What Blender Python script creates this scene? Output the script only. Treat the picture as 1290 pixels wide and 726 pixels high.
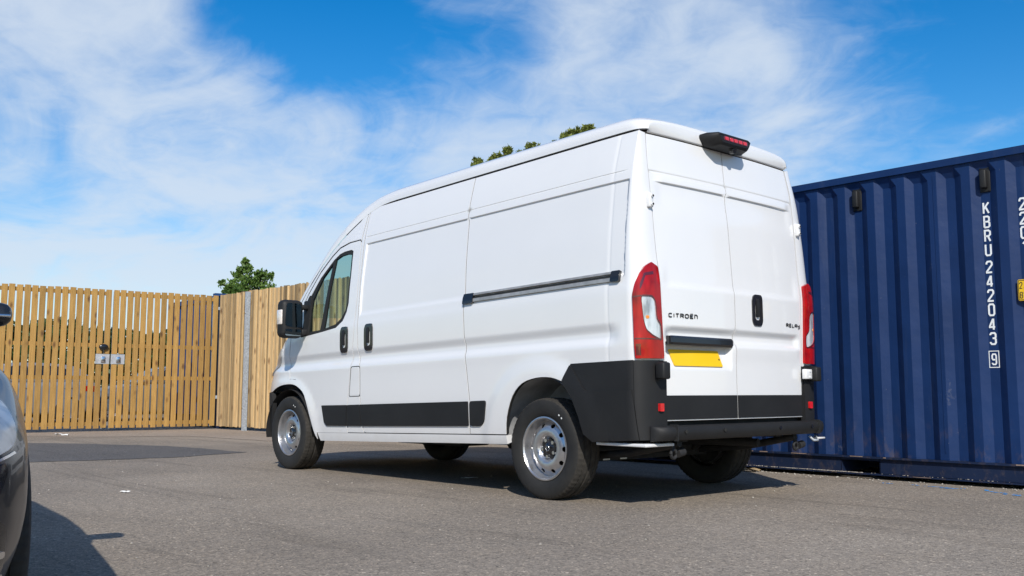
import bpy, bmesh, math, random
from mathutils import Vector, Matrix, geometry
from mathutils.bvhtree import BVHTree

for o in list(bpy.data.objects):
    bpy.data.objects.remove(o)
scene = bpy.context.scene
COL = scene.collection
PI = math.pi

# ------------------------------------------------------------------ camera
cam_data = bpy.data.cameras.new("camera")
cam = bpy.data.objects.new("camera", cam_data)
COL.objects.link(cam)
cam.location = (-4.6974, 5.4649, 0.7163)
cam.rotation_euler = (PI / 2 + 0.1086, 0, -0.7304 - PI / 2)
cam_data.sensor_width = 36.0
cam_data.lens = 1203.0 / 1290.0 * 36.0
cam_data.clip_start = 0.05
cam_data.clip_end = 3000
scene.camera = cam

# ------------------------------------------------------------------ light
SUN_TRAVEL = Vector((1.08, -0.84, -1.0)).normalized()
sun_dir = -SUN_TRAVEL
sun_data = bpy.data.lights.new("sun", 'SUN')
sun_data.energy = 4.5
sun_data.angle = math.radians(0.5)
sun_data.color = (1.0, 0.95, 0.87)
sun = bpy.data.objects.new("sun", sun_data)
COL.objects.link(sun)
sun.rotation_euler = sun_dir.to_track_quat('Z', 'Y').to_euler()
sun.location = (-10, 10, 12)

world = bpy.data.worlds.new("World")
scene.world = world
world.use_nodes = True
wn, wl = world.node_tree.nodes, world.node_tree.links
wn.clear()


def wnode(kind, **kw):
    n = wn.new(kind)
    for k, v in kw.items():
        setattr(n, k, v)
    return n


def wmath(op, a, b=None, c=None, clamp=False):
    n = wn.new('ShaderNodeMath')
    n.operation = op
    n.use_clamp = clamp
    for i, v in enumerate((a, b, c)):
        if v is None:
            continue
        if hasattr(v, 'is_linked'):
            wl.new(v, n.inputs[i])
        else:
            n.inputs[i].default_value = v
    return n.outputs[0]


out = wnode('ShaderNodeOutputWorld')
bg = wnode('ShaderNodeBackground')
bg.inputs['Strength'].default_value = 0.105
wl.new(bg.outputs[0], out.inputs[0])
sky = wnode('ShaderNodeTexSky', sky_type='NISHITA')
sky.sun_disc = False
sky.sun_elevation = math.asin(sun_dir.z)
sky.sun_rotation = math.atan2(sun_dir.x, sun_dir.y)
sky.air_density = 1.0
sky.dust_density = 0.4
sky.ozone_density = 2.2
hsv = wnode('ShaderNodeHueSaturation')
hsv.inputs['Hue'].default_value = 0.503
hsv.inputs['Saturation'].default_value = 1.5
hsv.inputs['Value'].default_value = 1.33
wl.new(sky.outputs[0], hsv.inputs['Color'])
# thin clouds on a layer overhead: the direction is projected onto a plane
tc = wnode('ShaderNodeTexCoord')
nrm = wnode('ShaderNodeVectorMath', operation='NORMALIZE')
wl.new(tc.outputs['Generated'], nrm.inputs[0])
sep = wnode('ShaderNodeSeparateXYZ')
wl.new(nrm.outputs[0], sep.inputs[0])
zc = wmath('ADD', wmath('MAXIMUM', sep.outputs[2], 0.0), 0.22)
cmb = wnode('ShaderNodeCombineXYZ')
wl.new(wmath('DIVIDE', sep.outputs[0], zc), cmb.inputs[0])
wl.new(wmath('DIVIDE', sep.outputs[1], zc), cmb.inputs[1])


def wnoise(scale, detail, rough, dist=0.0, offset=(0, 0, 0), sc=(1, 1, 1), rot=0.0):
    m = wnode('ShaderNodeMapping')
    m.inputs['Location'].default_value = offset
    m.inputs['Scale'].default_value = sc
    m.inputs['Rotation'].default_value = (0, 0, rot)
    wl.new(cmb.outputs[0], m.inputs[0])
    n = wnode('ShaderNodeTexNoise')
    n.inputs['Scale'].default_value = scale
    n.inputs['Detail'].default_value = detail
    n.inputs['Roughness'].default_value = rough
    n.inputs['Distortion'].default_value = dist
    wl.new(m.outputs[0], n.inputs['Vector'])
    return n.outputs['Fac']


n_big = wnoise(0.9, 3, 0.5, 0.3, (3.1, 1.7, 0))
n_mid = wnoise(2.0, 9, 0.56, 0.9, (0.4, 5.3, 0), (1.0, 1.2, 1), 0.9)
n_fine = wnoise(11.0, 6, 0.60, 0.8, (7.0, 2.0, 0), (1, 1.15, 1), 0.9)
# where the cloud banks of the day stand (direction, angular radius, weight)
BANKS = [(0.920, -0.271, 0.283, 0.20, 1.00), (0.892, -0.384, 0.237, 0.17, 0.90), (0.841, -0.507, 0.190, 0.15, 0.70),
         (0.916, -0.234, 0.326, 0.16, 1.20), (0.781, -0.563, 0.271, 0.08, 0.50), (0.601, -0.738, 0.307, 0.11, 1.25),
         (0.638, -0.695, 0.332, 0.07, 0.70), (0.533, -0.778, 0.332, 0.10, 0.50), (0.494, -0.827, 0.268, 0.12, 0.42),
         (0.726, -0.644, 0.241, 0.08, 0.35), (0.865, -0.486, 0.124, 0.22, 0.55), (0.944, -0.309, 0.117, 0.20, 0.45),
         (0.408, -0.880, 0.244, 0.08, 0.25), (0.833, -0.418, 0.362, 0.12, -2.00), (0.956, -0.242, 0.168, 0.05, -0.70),
         (0.776, -0.519, 0.359, 0.09, -0.80), (0.703, -0.624, 0.341, 0.07, -0.45), (0.803, -0.559, 0.207, 0.05, -0.35),
         (0.342, -0.888, 0.307, 0.14, -0.70), (0.324, -0.919, 0.227, 0.10, -0.35), (0.913, -0.355, 0.200, 0.05, -0.30)]
cover = None
for bx, by, bz, br, bw in BANKS:
    dn = wnode('ShaderNodeVectorMath', operation='DISTANCE')
    wl.new(nrm.outputs[0], dn.inputs[0])
    dn.inputs[1].default_value = Vector((bx, by, bz)).normalized()
    q = wmath('DIVIDE', dn.outputs['Value'], br)
    g = wmath('MULTIPLY', wmath('POWER', 2.718, wmath('MULTIPLY', wmath('MULTIPLY', q, q), -0.9)), bw)
    cover = g if cover is None else wmath('ADD', cover, g)
cover = wmath('ADD', wmath('MULTIPLY', wmath('MINIMUM', cover, 1.15), 0.50), wmath('MULTIPLY', wmath('SUBTRACT', n_big, 0.44), 1.3))
cover = wmath('ADD', cover, wmath('MULTIPLY', wmath('SUBTRACT', n_mid, 0.47), 1.9))
cover = wmath('ADD', cover, wmath('MULTIPLY', wmath('SUBTRACT', n_fine, 0.5), 0.55))
mr = wnode('ShaderNodeMapRange', interpolation_type='SMOOTHSTEP')
wl.new(cover, mr.inputs[0])
mr.inputs[1].default_value = -0.10
mr.inputs[2].default_value = 1.08
mr.inputs[3].default_value = 0.0
mr.inputs[4].default_value = 0.84
mixc = wnode('ShaderNodeMix', data_type='RGBA')
wl.new(mr.outputs[0], mixc.inputs[0])
wl.new(hsv.outputs[0], mixc.inputs[6])
mixc.inputs[7].default_value = (6.6, 7.4, 8.4, 1)
wl.new(mixc.outputs[2], bg.inputs['Color'])

vs = scene.view_settings
vs.view_transform = 'Standard'
vs.look = 'None'
vs.exposure = 0.0
vs.gamma = 1.0
scene.cycles.max_bounces = 8
scene.cycles.transparent_max_bounces = 16

# ------------------------------------------------------------------ materials
MATS = {}


def new_mat(name):
    m = bpy.data.materials.new(name)
    m.use_nodes = True
    MATS[name] = m
    return m, m.node_tree.nodes, m.node_tree.links, m.node_tree.nodes['Principled BSDF']


def tex_noise(nt, scale, detail=4, rough=0.55, coord='Object', sc=(1, 1, 1), vec=None):
    N, L = nt.nodes, nt.links
    if vec is None:
        t = N.new('ShaderNodeTexCoord')
        mp = N.new('ShaderNodeMapping')
        mp.inputs['Scale'].default_value = sc
        L.new(t.outputs[coord], mp.inputs[0])
        vec = mp.outputs[0]
    n = N.new('ShaderNodeTexNoise')
    n.inputs['Scale'].default_value = scale
    n.inputs['Detail'].default_value = detail
    n.inputs['Roughness'].default_value = rough
    L.new(vec, n.inputs['Vector'])
    return n


def ramp(nt, fac, stops):
    r = nt.nodes.new('ShaderNodeValToRGB')
    nt.links.new(fac, r.inputs[0])
    e = r.color_ramp.elements
    while len(e) < len(stops):
        e.new(0.5)
    for i, (p, c) in enumerate(stops):
        e[i].position = p
        e[i].color = (c[0], c[1], c[2], 1)
    return r.outputs[0]


def bump(nt, height, strength, dist, bsdf):
    b = nt.nodes.new('ShaderNodeBump')
    b.inputs['Strength'].default_value = strength
    b.inputs['Distance'].default_value = dist
    nt.links.new(height, b.inputs['Height'])
    nt.links.new(b.outputs[0], bsdf.inputs['Normal'])
    return b


def mix(nt, fac, a, b, mode='MIX'):
    n = nt.nodes.new('ShaderNodeMix')
    n.data_type = 'RGBA'
    n.blend_type = mode
    for sock, v in ((n.inputs[0], fac), (n.inputs[6], a), (n.inputs[7], b)):
        if hasattr(v, 'is_linked'):
            nt.links.new(v, sock)
        elif isinstance(v, tuple):
            sock.default_value = (v[0], v[1], v[2], 1)
        else:
            sock.default_value = v
    return n.outputs[2]


def simple(name, col, rough=0.5, metal=0.0, coat=0.0, var=0.12, vscale=6.0, spec=0.5, bmp=0.0, bscale=300, bdist=0.001):
    m, N, L, b = new_mat(name)
    n = tex_noise(m.node_tree, vscale, 5, 0.6)
    lo = tuple(c * (1 - var) for c in col)
    hi = tuple(min(1, c * (1 + var)) for c in col)
    L.new(ramp(m.node_tree, n.outputs['Fac'], [(0.3, lo), (0.7, hi)]), b.inputs['Base Color'])
    b.inputs['Roughness'].default_value = rough
    b.inputs['Metallic'].default_value = metal
    b.inputs['Coat Weight'].default_value = coat
    b.inputs['Coat Roughness'].default_value = 0.04
    b.inputs['Specular IOR Level'].default_value = spec
    if bmp:
        n2 = tex_noise(m.node_tree, bscale, 3, 0.6)
        bump(m.node_tree, n2.outputs['Fac'], bmp, bdist, b)
    return m


def make_paint(name, col, rough=0.3, dirt=True, coat=0.8):
    m, N, L, b = new_mat(name)
    nt = m.node_tree
    n = tex_noise(nt, 1.6, 5, 0.6)
    base = ramp(nt, n.outputs['Fac'], [(0.3, tuple(c * 0.975 for c in col)), (0.7, col)])
    if dirt:
        # road dust thrown up along the lowest edges of the body
        t = N.new('ShaderNodeTexCoord')
        s = N.new('ShaderNodeSeparateXYZ')
        L.new(t.outputs['Object'], s.inputs[0])
        mr_ = N.new('ShaderNodeMapRange')
        L.new(s.outputs[2], mr_.inputs[0])
        mr_.inputs[1].default_value = 0.75
        mr_.inputs[2].default_value = 0.33
        n2 = tex_noise(nt, 9, 6, 0.65)
        mm = N.new('ShaderNodeMath')
        mm.operation = 'MULTIPLY'
        L.new(mr_.outputs[0], mm.inputs[0])
        L.new(n2.outputs['Fac'], mm.inputs[1])
        m2 = N.new('ShaderNodeMath')
        m2.operation = 'MULTIPLY'
        L.new(mm.outputs[0], m2.inputs[0])
        m2.inputs[1].default_value = 0.35
        base = mix(nt, m2.outputs[0], base, (0.42, 0.39, 0.35))
    L.new(base, b.inputs['Base Color'])
    b.inputs['Roughness'].default_value = rough
    b.inputs['Coat Weight'].default_value = coat
    b.inputs['Coat Roughness'].default_value = 0.03
    wv = tex_noise(nt, 3.0, 2, 0.5)
    bp_ = N.new('ShaderNodeBump')
    bp_.inputs['Strength'].default_value = 0.05
    bp_.inputs['Distance'].default_value = 0.02
    L.new(wv.outputs['Fac'], bp_.inputs['Height'])
    L.new(bp_.outputs[0], b.inputs['Coat Normal'])
    return m


WHITE = make_paint('white_paint', (0.745, 0.745, 0.745))
DARKCAR = make_paint('dark_car_paint', (0.010, 0.011, 0.015), 0.4, dirt=False, coat=0.45)
SILVERCAR = make_paint('silver_car_paint', (0.20, 0.205, 0.215), 0.3, dirt=False)
WHITECAR = make_paint('grey_car_paint', (0.10, 0.115, 0.13), 0.3, dirt=False)
PLASTIC = simple('black_plastic', (0.0145, 0.0145, 0.015), 0.58, spec=0.32, bmp=0.25, bscale=900, bdist=0.0008, vscale=2.5, var=0.2)
GLOSSBLACK = simple('gloss_black', (0.012, 0.012, 0.014), 0.18, coat=0.3)
RUBBER = simple('rubber_seal', (0.012, 0.012, 0.012), 0.7)
DARK = simple('underbody_dark', (0.016, 0.016, 0.017), 0.75, vscale=15, var=0.4)
LINER = simple('arch_liner_grey', (0.36, 0.37, 0.39), 0.6, vscale=7, var=0.25)
CABIN = simple('cabin_trim', (0.04, 0.04, 0.043), 0.7)
SEATCLOTH = simple('seat_cloth', (0.05, 0.052, 0.058), 0.9, bmp=0.2, bscale=400)
BULK = simple('bulkhead_grey', (0.30, 0.30, 0.30), 0.6)
STEELRIM = simple('silver_wheel_paint', (0.50, 0.50, 0.51), 0.30, metal=0.85, coat=0.2, vscale=20, var=0.1)
CHROME = simple('bright_metal', (0.72, 0.72, 0.72), 0.22, metal=1.0)
GALV = simple('galvanised_steel', (0.40, 0.44, 0.48), 0.5, metal=0.2, vscale=28, var=0.3)
ALU = simple('door_rail_metal', (0.42, 0.40, 0.37), 0.42, metal=0.5, vscale=14, var=0.22)
CHALK = simple('label_white', (0.72, 0.72, 0.70), 0.6)
LETTERWHITE = simple('container_lettering', (0.78, 0.80, 0.80), 0.5, vscale=40, var=0.08)
YELLOWPLATE = simple('plate_yellow', (0.80, 0.50, 0.004), 0.35, vscale=3, var=0.03, coat=0.3)
STICKER = simple('sticker_yellow', (0.80, 0.50, 0.01), 0.5)
INK = simple('ink_black', (0.02, 0.02, 0.02), 0.5)
BLUESPRAY = simple('blue_marking_paint', (0.05, 0.33, 0.78), 0.8, vscale=30, var=0.3)
PAPER = simple('paper_litter', (0.70, 0.69, 0.66), 0.8)
BULB = simple('amber_bulb', (0.75, 0.25, 0.03), 0.3, coat=0.6)
LEAFLIT = simple('dry_leaf', (0.30, 0.22, 0.12), 0.9)
AMBER = simple('clear_lens', (0.72, 0.66, 0.60), 0.15, coat=1.0, vscale=60, var=0.2)


def make_tyre():
    m, N, L, b = new_mat('tyre_rubber')
    nt = m.node_tree
    n = tex_noise(nt, 9, 6, 0.6)
    c = ramp(nt, n.outputs['Fac'], [(0.35, (0.010, 0.010, 0.010)), (0.75, (0.022, 0.021, 0.019))])
    L.new(c, b.inputs['Base Color'])
    b.inputs['Roughness'].default_value = 0.78
    n2 = tex_noise(nt, 160, 3, 0.6)
    bump(nt, n2.outputs['Fac'], 0.25, 0.002, b)
    return m


TYRE = make_tyre()
TREAD = simple('dusty_tread', (0.030, 0.027, 0.023), 0.9, vscale=26, var=0.45, bmp=0.4, bscale=220, bdist=0.002)


def make_red():
    m, N, L, b = new_mat('red_lens')
    nt = m.node_tree
    t = N.new('ShaderNodeTexCoord')
    v = N.new('ShaderNodeTexVoronoi')
    v.inputs['Scale'].default_value = 24
    mp = N.new('ShaderNodeMapping')
    mp.inputs['Scale'].default_value = (1, 1, 0.45)
    L.new(t.outputs['Object'], mp.inputs[0])
    L.new(mp.outputs[0], v.inputs['Vector'])
    n = tex_noise(nt, 11, 3, 0.5, sc=(1, 1, 0.6))
    c = mix(nt, v.outputs['Distance'], (0.52, 0.006, 0.006), (0.16, 0.002, 0.002))
    c = mix(nt, ramp(nt, n.outputs['Fac'], [(0.42, (0, 0, 0)), (0.62, (1, 1, 1))]), c, (0.34, 0.004, 0.004))
    L.new(c, b.inputs['Base Color'])
    b.inputs['Roughness'].default_value = 0.2
    b.inputs['Specular IOR Level'].default_value = 0.2
    b.inputs['Coat Weight'].default_value = 0.55
    b.inputs['Coat Roughness'].default_value = 0.02
    return m


RED = make_red()
REDDARK = simple('red_lens_dark', (0.09, 0.003, 0.003), 0.2, coat=1.0)
REDLED = simple('red_led_lens', (0.62, 0.012, 0.015), 0.15, coat=1.0, vscale=30, var=0.3)


def make_reverse():
    m, N, L, b = new_mat('reversing_lens')
    nt = m.node_tree
    n = tex_noise(nt, 18, 3, 0.6, sc=(1, 1, 0.25))
    c = ramp(nt, n.outputs['Fac'], [(0.3, (0.30, 0.31, 0.33)), (0.55, (0.75, 0.76, 0.78)), (0.75, (0.86, 0.86, 0.86))])
    L.new(c, b.inputs['Base Color'])
    b.inputs['Roughness'].default_value = 0.12
    b.inputs['Metallic'].default_value = 0.35
    b.inputs['Coat Weight'].default_value = 1.0
    return m


CLEAR = make_reverse()


def make_headlamp():
    m, N, L, b = new_mat('headlamp_lens')
    nt = m.node_tree
    n = tex_noise(nt, 7, 3, 0.5)
    c = ramp(nt, n.outputs['Fac'], [(0.33, (0.16, 0.165, 0.175)), (0.45, (0.38, 0.39, 0.40)), (0.7, (0.55, 0.55, 0.56))])
    L.new(c, b.inputs['Base Color'])
    b.inputs['Roughness'].default_value = 0.3
    b.inputs['Metallic'].default_value = 0.1
    b.inputs['Coat Weight'].default_value = 0.5
    return m


HEADLAMP = make_headlamp()


def make_glass(name, tint, amount=0.9):
    m = bpy.data.materials.new(name)
    m.use_nodes = True
    N, L = m.node_tree.nodes, m.node_tree.links
    N.clear()
    o = N.new('ShaderNodeOutputMaterial')
    tr = N.new('ShaderNodeBsdfTransparent')
    tr.inputs[0].default_value = (tint[0], tint[1], tint[2], 1)
    gl = N.new('ShaderNodeBsdfGlossy')
    gl.inputs['Roughness'].default_value = 0.02
    lw_ = N.new('ShaderNodeLayerWeight')
    pw = N.new('ShaderNodeMath')
    pw.operation = 'POWER'
    L.new(lw_.outputs['Facing'], pw.inputs[0])
    pw.inputs[1].default_value = 5.0
    ma = N.new('ShaderNodeMath')
    ma.operation = 'MULTIPLY_ADD'
    L.new(pw.outputs[0], ma.inputs[0])
    ma.inputs[1].default_value = 0.94
    ma.inputs[2].default_value = 0.05
    mx = N.new('ShaderNodeMixShader')
    L.new(ma.outputs[0], mx.inputs[0])
    L.new(tr.outputs[0], mx.inputs[1])
    L.new(gl.outputs[0], mx.inputs[2])
    L.new(mx.outputs[0], o.inputs[0])
    return m


GLASS = make_glass('window_glass', (0.66, 0.80, 0.74))
DARKGLASS = simple('dark_glass', (0.012, 0.015, 0.017), 0.06, coat=0.6)
MIRRORGLASS = simple('mirror_glass', (0.25, 0.30, 0.33), 0.04, metal=1.0)


def make_asphalt(name, base, warm, patchy=0.25):
    m, N, L, b = new_mat(name)
    nt = m.node_tree
    big = tex_noise(nt, 0.35, 6, 0.6)
    mid = tex_noise(nt, 3.2, 8, 0.68)
    grit = tex_noise(nt, 28, 4, 0.7)
    fine = tex_noise(nt, 140, 3, 0.7)
    t = N.new('ShaderNodeTexCoord')
    vor = N.new('ShaderNodeTexVoronoi')
    vor.inputs['Scale'].default_value = 110
    L.new(t.outputs['Object'], vor.inputs['Vector'])
    lo = tuple(c * (1 - patchy) for c in base)
    hi = tuple(c * (1 + patchy) for c in base)
    c1 = ramp(nt, big.outputs['Fac'], [(0.33, lo), (0.67, hi)])
    c2 = mix(nt, ramp(nt, mid.outputs['Fac'], [(0.40, (0, 0, 0)), (0.75, (0.55, 0.55, 0.55))]), c1, warm)
    # stones of the surface course: each chip its own grey
    sepc = N.new('ShaderNodeSeparateColor')
    L.new(vor.outputs['Color'], sepc.inputs[0])
    chip = ramp(nt, sepc.outputs[0], [(0.0, (0.35, 0.35, 0.35)), (0.05, (0.72, 0.72, 0.72)), (0.55, (0.97, 0.97, 0.97)), (0.9, (1.15, 1.13, 1.10)), (0.985, (1.45, 1.42, 1.36)), (1.0, (2.3, 2.25, 2.15))])
    c3 = mix(nt, 1.0, c2, chip, 'MULTIPLY')
    c4 = mix(nt, 1.0, c3, ramp(nt, fine.outputs['Fac'], [(0.32, (0.76, 0.76, 0.76)), (0.68, (1.2, 1.2, 1.2))]), 'MULTIPLY')
    c4 = mix(nt, 1.0, c4, ramp(nt, grit.outputs['Fac'], [(0.24, (0.25, 0.25, 0.25)), (0.36, (0.80, 0.80, 0.80)), (0.62, (1.10, 1.10, 1.10)), (0.8, (1.35, 1.32, 1.28))]), 'MULTIPLY')
    # scrubbed-in tyre marks and old drips
    mk = N.new('ShaderNodeMapping')
    mk.inputs['Rotation'].default_value = (0, 0, 0.55)
    mk.inputs['Scale'].default_value = (0.16, 1.5, 1)
    L.new(t.outputs['Object'], mk.inputs[0])
    tm = tex_noise(nt, 1.7, 6, 0.62, vec=mk.outputs[0])
    tm.inputs['Distortion'].default_value = 0.7
    c4 = mix(nt, 1.0, c4, ramp(nt, tm.outputs['Fac'], [(0.56, (1, 1, 1)), (0.64, (0.80, 0.80, 0.80)), (0.70, (0.95, 0.95, 0.95))]), 'MULTIPLY')
    dr = tex_noise(nt, 1.15, 4, 0.7)
    c4 = mix(nt, 1.0, c4, ramp(nt, dr.outputs['Fac'], [(0.66, (1, 1, 1)), (0.73, (0.74, 0.73, 0.72))]), 'MULTIPLY')
    L.new(c4, b.inputs['Base Color'])
    b.inputs['Roughness'].default_value = 0.88
    b.inputs['Specular IOR Level'].default_value = 0.3
    ad = N.new('ShaderNodeMath')
    ad.operation = 'ADD'
    L.new(fine.outputs['Fac'], ad.inputs[0])
    L.new(vor.outputs['Distance'], ad.inputs[1])
    bump(nt, ad.outputs[0], 0.6, 0.004, b)
    return m


ASPHALT = make_asphalt('worn_asphalt', (0.282, 0.240, 0.194), (0.318, 0.262, 0.202))
PATCH = make_asphalt('newer_asphalt', (0.128, 0.122, 0.118), (0.145, 0.138, 0.13), 0.15)
APRON = make_asphalt('dusty_concrete', (0.33, 0.275, 0.225), (0.37, 0.31, 0.25), 0.15)


def make_wood(name, dark, light, knot, hue_var=0.12):
    m, N, L, b = new_mat(name)
    nt = m.node_tree
    info = N.new('ShaderNodeObjectInfo')
    t = N.new('ShaderNodeTexCoord')
    addv = N.new('ShaderNodeVectorMath')
    addv.operation = 'ADD'
    cm = N.new('ShaderNodeCombineXYZ')
    mu = N.new('ShaderNodeMath')
    mu.operation = 'MULTIPLY'
    L.new(info.outputs['Random'], mu.inputs[0])
    mu.inputs[1].default_value = 37.0
    for i in range(3):
        L.new(mu.outputs[0], cm.inputs[i])
    L.new(t.outputs['Object'], addv.inputs[0])
    L.new(cm.outputs[0], addv.inputs[1])
    mp = N.new('ShaderNodeMapping')
    mp.inputs['Scale'].default_value = (1, 1, 0.06)
    L.new(addv.outputs[0], mp.inputs[0])
    g = tex_noise(nt, 55, 5, 0.6, vec=mp.outputs[0])
    g.inputs['Distortion'].default_value = 0.8
    mp2 = N.new('ShaderNodeMapping')
    mp2.inputs['Scale'].default_value = (1, 1, 0.42)
    L.new(addv.outputs[0], mp2.inputs[0])
    v = N.new('ShaderNodeTexVoronoi')
    v.inputs['Scale'].default_value = 6.5
    L.new(mp2.outputs[0], v.inputs['Vector'])
    c = ramp(nt, g.outputs['Fac'], [(0.3, dark), (0.7, light)])
    blot = tex_noise(nt, 2.2, 4, 0.6, vec=addv.outputs[0])
    c = mix(nt, ramp(nt, blot.outputs['Fac'], [(0.38, (0, 0, 0)), (0.72, (0.45, 0.45, 0.45))]), c, dark)
    c = mix(nt, ramp(nt, v.outputs['Distance'], [(0.07, (0.9, 0.9, 0.9)), (0.22, (0, 0, 0))]), c, knot)
    # every board has its own tone
    rm = ramp(nt, info.outputs['Random'], [(0.0, (1 - hue_var * 1.6,) * 3), (0.5, (1, 1, 1)), (1.0, (1 + hue_var, 1 + hue_var * 0.9, 1 + hue_var * 0.7))])
    c = mix(nt, 1.0, c, rm, 'MULTIPLY')
    L.new(c, b.inputs['Base Color'])
    b.inputs['Roughness'].default_value = 0.75
    bump(nt, g.outputs['Fac'], 0.3, 0.002, b)
    return m


GATEWOOD = make_wood('treated_gate_wood', (0.29, 0.158, 0.036), (0.47, 0.275, 0.078), (0.11, 0.046, 0.012))
FENCEWOOD = make_wood('pale_fence_wood', (0.36, 0.245, 0.118), (0.57, 0.41, 0.22), (0.15, 0.08, 0.034), 0.42)


def make_container_paint(name, col):
    m, N, L, b = new_mat(name)
    nt = m.node_tree
    n = tex_noise(nt, 1.2, 5, 0.6)
    c = ramp(nt, n.outputs['Fac'], [(0.3, tuple(x * 0.82 for x in col)), (0.7, tuple(x * 1.12 for x in col))])
    st = tex_noise(nt, 7, 5, 0.65, sc=(1, 1, 0.08))
    c = mix(nt, ramp(nt, st.outputs['Fac'], [(0.60, (0, 0, 0)), (0.85, (0.22, 0.22, 0.22))]), c, (0.11, 0.13, 0.17))
    sc_ = tex_noise(nt, 42, 3, 0.7)
    c = mix(nt, ramp(nt, sc_.outputs['Fac'], [(0.735, (0, 0, 0)), (0.76, (0.7, 0.7, 0.7))]), c, (0.30, 0.31, 0.33))
    # faint dried rain runs and rust blooms along the lower edge
    t = N.new('ShaderNodeTexCoord')
    s = N.new('ShaderNodeSeparateXYZ')
    L.new(t.outputs['Object'], s.inputs[0])
    lo_ = N.new('ShaderNodeMapRange')
    L.new(s.outputs[2], lo_.inputs[0])
    lo_.inputs[1].default_value = 0.55
    lo_.inputs[2].default_value = 0.17
    rn = tex_noise(nt, 13, 5, 0.7, sc=(1, 1, 0.5))
    mm = N.new('ShaderNodeMath')
    mm.operation = 'MULTIPLY'
    L.new(lo_.outputs[0], mm.inputs[0])
    L.new(ramp(nt, rn.outputs['Fac'], [(0.52, (0, 0, 0)), (0.72, (0.55, 0.55, 0.55))]), mm.inputs[1])
    c = mix(nt, mm.outputs[0], c, (0.10, 0.075, 0.065))
    sw = tex_noise(nt, 3.1, 6, 0.75, sc=(1, 1, 0.7))
    c = mix(nt, ramp(nt, sw.outputs['Fac'], [(0.66, (0, 0, 0)), (0.70, (0.28, 0.28, 0.28)), (0.73, (0, 0, 0))]), c, (0.16, 0.17, 0.2))
    L.new(c, b.inputs['Base Color'])
    b.inputs['Roughness'].default_value = 0.5
    b.inputs['Specular IOR Level'].default_value = 0.22
    w_ = tex_noise(nt, 5, 4, 0.5)
    bump(nt, w_.outputs['Fac'], 0.45, 0.016, b)
    return m


BLUE = make_container_paint('container_blue', (0.0070, 0.027, 0.098))
BLUEDARK = make_container_paint('container_rail_blue', (0.010, 0.019, 0.050))
BLUEBRIGHT = make_container_paint('container_blue_far', (0.012, 0.05, 0.16))
RUST = simple('bare_edge_rust', (0.22, 0.16, 0.13), 0.8, vscale=60, var=0.5)


def make_leaf(name, c_lo, c_hi):
    m, N, L, b = new_mat(name)
    nt = m.node_tree
    g = N.new('ShaderNodeNewGeometry')
    c = ramp(nt, g.outputs['Random Per Island'], [(0.0, c_lo), (1.0, c_hi)])
    L.new(c, b.inputs['Base Color'])
    b.inputs['Roughness'].default_value = 0.55
    tl = N.new('ShaderNodeBsdfTranslucent')
    L.new(c, tl.inputs[0])
    mx = N.new('ShaderNodeMixShader')
    mx.inputs[0].default_value = 0.3
    o = N['Material Output']
    L.new(b.outputs[0], mx.inputs[1])
    L.new(tl.outputs[0], mx.inputs[2])
    L.new(mx.outputs[0], o.inputs[0])
    return m


LEAF = make_leaf('maple_leaf', (0.05, 0.11, 0.016), (0.17, 0.27, 0.05))
LEAF2 = make_leaf('ash_leaf', (0.09, 0.12, 0.02), (0.24, 0.27, 0.06))
HEDGELEAF = make_leaf('hedge_leaf', (0.02, 0.05, 0.012), (0.06, 0.11, 0.03))
BARK = simple('bark', (0.10, 0.075, 0.05), 0.9, bmp=0.6, bscale=40, bdist=0.01)
STONE = simple('loose_stone', (0.36, 0.33, 0.29), 0.9, vscale=30, var=0.4)

# ------------------------------------------------------------------ helpers


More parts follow.
